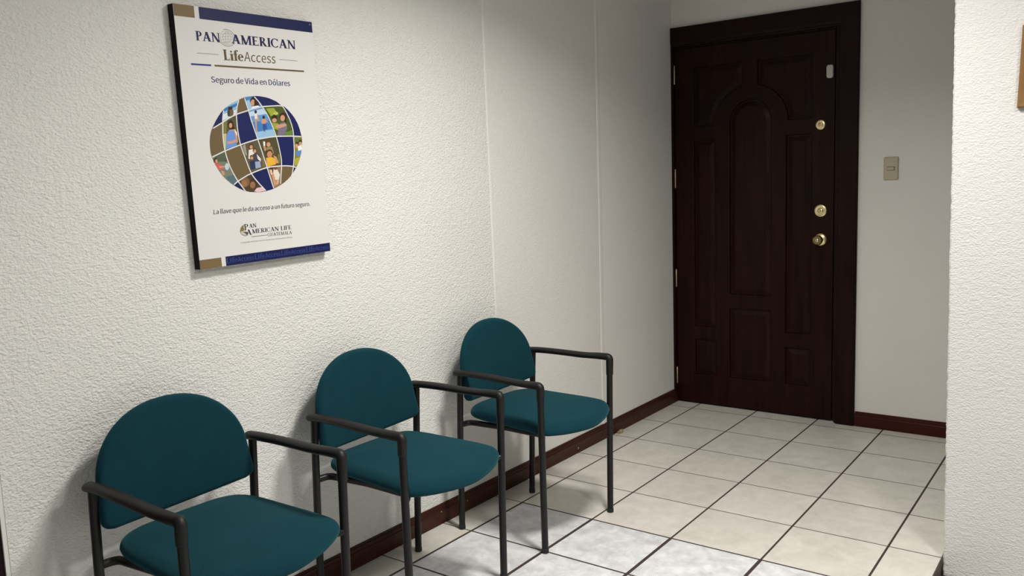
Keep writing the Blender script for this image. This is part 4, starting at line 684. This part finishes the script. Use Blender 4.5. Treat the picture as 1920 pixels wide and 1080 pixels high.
# small company mark
m = MB(); DK = ink(34, 34, 58)
serif(m, 'P', (-8.472, 3.574), (-8.425, 3.576), 0.053, DK, 1.2); serif(m, 'AN', (-8.420, 3.592), (-8.339, 3.594), 0.035, DK, 1.2)
serif(m, 'A', (-8.455, 3.527), (-8.395, 3.530), 0.050, DK, 1.2); serif(m, 'MERICAN LIFE', (-8.392, 3.541), (-7.955, 3.552), 0.037, DK, 1.2)
serif(m, 'GUATEMALA', (-8.230, 3.504), (-7.955, 3.508), 0.029, DK, 1.2, st=0.12); stroke(m, (-8.406, 3.512), (-8.235, 3.517), 0.0035, DK)
OLV = ink(126, 112, 62); LT = ink(200, 196, 180)
def half(r, a0, a1, n=20): return [(-8.456 + r * 1.05 * math.cos(math.radians(a0 + (a1 - a0) * k / n)), 3.574 + r * 0.88 * math.sin(math.radians(a0 + (a1 - a0) * k / n))) for k in range(n + 1)]
flat(m, half(0.056, 95, 275), LT, 0.6); flat(m, half(0.056, 105, 190, 10) + [(-8.485, 3.567), (-8.470, 3.580), (-8.480, 3.600)], OLV, 0.8)
flat(m, [(-8.490, 3.560), (-8.452, 3.560), (-8.430, 3.552), (-8.450, 3.530), (-8.466, 3.548)], ink(92, 78, 60), 0.8)
ribbon(m, half(0.056, 180, 275), 0.005, OLV, 0.9)
sans(m, 'Compañía miembro de Pan-American Life Insurance Group', (-8.520, 3.462), (-7.953, 3.473), 0.012, ink(120, 112, 98), 1)
m.build('company_mark', pb)
m = MB(); q = loc2(0.685, 1.050); lathe(m, [(0.005, 0.0), (0.005, 0.004), (0.002, 0.006)], (PT, q[0], q[1]), (1, 0, 0), MAT_WHITE_PL, 12); m.build('nail_head', pb)

# ---------------------------------------------------------------- chairs
def cushion(mb, loop, to3d, thick, r, dome, m, under=0.35):
    """upholstered pad: loop is a ccw outline, to3d(u, v, h) maps it into the chair"""
    n = len(loop); cx = sum(p[0] for p in loop) / n; cy = sum(p[1] for p in loop) / n
    rings = []
    for k in range(0, 5):            # lower rounding
        a = math.radians(-90 + 22.5 * k); rings.append((offset_loop(loop, r * under * (1 - math.cos(a))), thick * 0.30 * (1 + math.sin(a))))
    for k in range(1, 9):            # upper rounding
        a = math.radians(90 * k / 8); rings.append((offset_loop(loop, r * (1 - math.cos(a))), thick * (0.30 + 0.70 * math.sin(a))))
    top = rings[-1][0]
    for k in range(1, 10):
        s = 1 - k / 10; rings.append(([(cx + (a - cx) * s, cy + (b - cy) * s) for a, b in top], thick + dome * (1 - s * s)))
    v = [to3d(a, b, h) for lp, h in rings for a, b in lp]; f = []
    for i in range(len(rings) - 1):
        for k in range(n): f.append((i * n + k, i * n + (k + 1) % n, (i + 1) * n + (k + 1) % n, (i + 1) * n + k))
    mb.add(v, f, m, True)
    last = (len(rings) - 1) * n; c = len(v)
    mb.add([v[last + k] for k in range(n)] + [to3d(cx, cy, thick + dome)], [(k, (k + 1) % n, n) for k in range(n)], m, True)
    mb.add(v[:n], [tuple(range(n))], m)
def smooth_loop(pts, n=12):
    out = []; N_ = len(pts)
    for i in range(N_):
        a, b, c, d = (Vector(pts[(i + k) % N_]) for k in (-1, 0, 1, 2))
        for k in range(n):
            t = k / n; q = 0.5 * (2 * b + (c - a) * t + (2 * a - 5 * b + 4 * c - d) * t * t + (3 * b - a - 3 * c + d) * t ** 3); out.append((q.x, q.y))
    return ccw(out)

HW = 0.665; TW = 0.688; LR = 0.0355
def make_chair():
    root = empty('armchair', (0, 0, 0), 'x', 'chair', 'teal waiting room armchairs along the left wall')
    # seat: rounded shield, wider in front
    half_ = [(-0.17, 0.16), (-0.155, 0.36), (-0.07, 0.52), (0.12, 0.60), (0.45, 0.625), (0.80, 0.645), (1.00, 0.650), (1.10, 0.56), (1.20, 0.33)]
    lp = smooth_loop([(x, -y) for x, y in half_] + [(1.255, 0.0)] + [(x, y) for x, y in reversed(half_)] + [(-0.172, 0.0)], 6)
    def seat3(u, v, h):
        t = max(0.0, (u - 0.75) / 0.5)
        return Vector((u, v, 1.282 + h - 0.045 * t * t + 0.022 * (0.5 - u)))
    m = MB(); cushion(m, lp, seat3, 0.125, 0.13, 0.035, MAT_FABRIC); m.build('seat', root)
    # backrest: flat bottom, half-round top
    zb, zs, zt, hw = 1.515, 1.80, 2.325, 0.638
    pts = [(-hw + 0.09, zb), (-hw * 0.5, zb - 0.018), (0, zb - 0.026), (hw * 0.5, zb - 0.018), (hw - 0.09, zb)]
    pts = []
    for k in range(13):
        y = -(hw - 0.09) + 2 * (hw - 0.09) * k / 12; pts.append((y, zb - 0.028 * (1 - (y / hw) ** 2)))
    pts += [(hw - 0.08 + 0.08 * math.sin(math.radians(a)), zb + 0.08 - 0.08 * math.cos(math.radians(a))) for a in (15, 30, 45, 60, 75, 90)] + [(hw, zb + 0.14), (hw, zb + 0.21)]
    pts += [(hw * math.copysign(abs(math.cos(a)) ** 0.93, math.cos(a)), zs + (zt - zs) * math.sin(a) ** 0.97) for a in [math.pi * k / 40 for k in range(41)]]
    pts += [(-hw, zb + 0.21), (-hw, zb + 0.14)] + [(-hw + 0.08 - 0.08 * math.sin(math.radians(a)), zb + 0.08 - 0.08 * math.cos(math.radians(a))) for a in (90, 75, 60, 45, 30, 15)]
    pts = [(y * (1 + 0.03 * max(0.0, min(1.0, (1.80 - z) / 0.25))), z) for y, z in pts]     # a little wider at the foot
    lb = ccw(pts)
    def back3(u, v, h):
        lean = -0.15 * (v - zb) / (zt - zb)
        return Vector((-0.095 + lean + h + 0.065 * (u / hw) ** 2, u - 0.022, v + 0.006 + 0.02 * u / hw))
    m = MB(); cushion(m, lb, back3, 0.082, 0.05, 0.016, MAT_FABRIC, 0.6); m.build('backrest', root)
    for s in (-1, 1):
        # front and rear tube
        m = MB(); tube(m, [(1.026, s * HW, 0.03), (1.033, s * (HW + TW) / 2, 0.93), (1.04, s * TW, 1.76)], (LR, LR), MAT_TUBE)
        l = m.build('leg', root)
        m = MB(); tube(m, [(1.026, s * HW, 0.008), (1.026, s * HW, 0.045)], (LR + 0.003, LR + 0.003), MAT_GLIDE, cap=0.2); m.build('foot_cap', l)
        m = MB(); tube(m, [(-0.135, s * (HW + 0.01), 0.03), (-0.105, s * (HW + TW + 0.01) / 2, 0.95), (-0.062, s * TW, 1.84 if s > 0 else 1.815)], (LR, LR), MAT_TUBE)
        l = m.build('leg', root)
        m = MB(); tube(m, [(-0.135, s * (HW + 0.01), 0.008), (-0.135, s * (HW + 0.01), 0.045)], (LR + 0.003, LR + 0.003), MAT_GLIDE, cap=0.2); m.build('foot_cap', l)
        # arm sleeve: elbow at both ends, flattened and slightly dipped along the top
        yy = s * TW
        zr, zf = (1.856, 1.868) if s > 0 else (1.836, 1.814)
        path = fillet([(-0.108, yy, zr - 0.008), (0.03, yy, zr + 0.002), (0.28, yy + s * 0.010, zr + 0.004), (0.70, yy + s * 0.008, (zr + zf) / 2 - 0.006), (0.90, yy + s * 0.004, zf), (1.044, yy, zf), (1.039, yy, 1.668)],
                      [0.10, 0.14, 0.14, 0.08, 0.040], 8)
        rad = []
        for p in path:
            if p.z < 1.76: rad.append((LR + 0.005, LR + 0.005))
            else:
                t = min(1.0, max(0.0, (1.05 - p.x) / 0.28)); rad.append((0.043 + 0.010 * t, 0.043 - 0.007 * t))
        m = MB(); tube(m, path, rad, MAT_ARM, 18, 0.6); m.build('armrest', root)
        m = MB(); tube(m, [(-0.075, s * 0.58 - 0.02, 1.66), (-0.078, s * (HW + 0.012), 1.66)], (0.020, 0.020), MAT_TUBE, 10); m.build('back_bracket', root)
        # side rail under the seat, turned out to both tubes
        path = fillet([(-0.098, s * (HW + 0.005), 1.225), (-0.07, s * 0.55, 1.232), (0.40, s * 0.50, 1.232), (0.93, s * 0.53, 1.238), (1.036, s * (HW + 0.005), 1.252)], [0.14, 0.1, 0.1], 8)
        m = MB(); tube(m, path, (0.032, 0.032), MAT_TUBE, 12); m.build('seat_rail', root)
    return root
def kids(o): return [c for c in COL.objects if c.parent is o]
def copy_tree(o, parent=None):
    c = o.copy(); COL.objects.link(c)
    if parent: c.parent = parent
    for k in kids(o): copy_tree(k, c)
    return c
first = make_chair()
SPOTS = [(0.015, -9.465, 0.0, 'teal armchair nearest the camera, below the advertising board'),
         (-0.01, -7.395, 0.0, 'middle teal armchair, between the nearest chair and the farthest one'),
         (0.03, -5.335, -1.5, 'teal armchair nearest the dark wooden door, below the thin wall joint')]
for i, (x, y, a, lab) in enumerate(SPOTS):
    o = first if i == 0 else copy_tree(first)
    o.location = V(x, y, 0); o.rotation_euler = (0, 0, math.radians(a)); o['label'] = lab

# ---------------------------------------------------------------- scrap on the floor by the skirting
rnd = random.Random(11)
def scrap():
    n = NT('scrap'); c = n.coords()
    n.l(n.mix(n.ramp(n.noise(c, 160, 3), 0.35, 0.6), (0.10, 0.075, 0.03, 1), (0.52, 0.44, 0.25, 1)), n.b.inputs['Base Color']); n.set(Roughness=0.8); return n.m
bm = bmesh.new(); bmesh.ops.create_icosphere(bm, subdivisions=3, radius=1)
for v in bm.verts:
    k = 1 + rnd.uniform(-0.35, 0.25); c = v.co * k
    v.co = Vector((c.x * 0.013, c.y * 0.024, max(-0.006, c.z * 0.011) + 0.006 + 0.006 * max(0, c.y)))
me = bpy.data.meshes.new('crumpled_scrap'); bm.to_mesh(me); bm.free(); me.materials.append(scrap())
o = bpy.data.objects.new('crumpled_scrap', me); COL.objects.link(o); o.location = V(-0.355, -1.87, 0)
tag(o, 'small crumpled yellowish scrap on the floor against the skirting', 'litter')

# ---------------------------------------------------------------- ceiling lamps
for x, y, sx, sy, watts, spread, lab in LAMPS:
    r = empty('ceiling_lamp', (x, y, CEIL), lab, 'lamp')
    m = MB(); h = 0.03
    for a0, a1, b0, b1 in ((-sx / 2 - h, -sx / 2, -sy / 2 - h, sy / 2 + h), (sx / 2, sx / 2 + h, -sy / 2 - h, sy / 2 + h), (-sx / 2, sx / 2, -sy / 2 - h, -sy / 2), (-sx / 2, sx / 2, sy / 2, sy / 2 + h)):
        m.box(a0, a1, b0, b1, -0.075, 0, MAT_WHITE_PL)
    m.build('housing', r)
    n = NT('lamp diffuser'); n.set(Base_Color=(0.8, 0.8, 0.8, 1))
    n.b.inputs['Emission Color'].default_value = LAMP_COLOUR + (1,); n.b.inputs['Emission Strength'].default_value = 6.0
    m = MB(); m.box(-sx / 2, sx / 2, -sy / 2, sy / 2, -0.06, -0.03, n.m); m.build('diffuser', r)
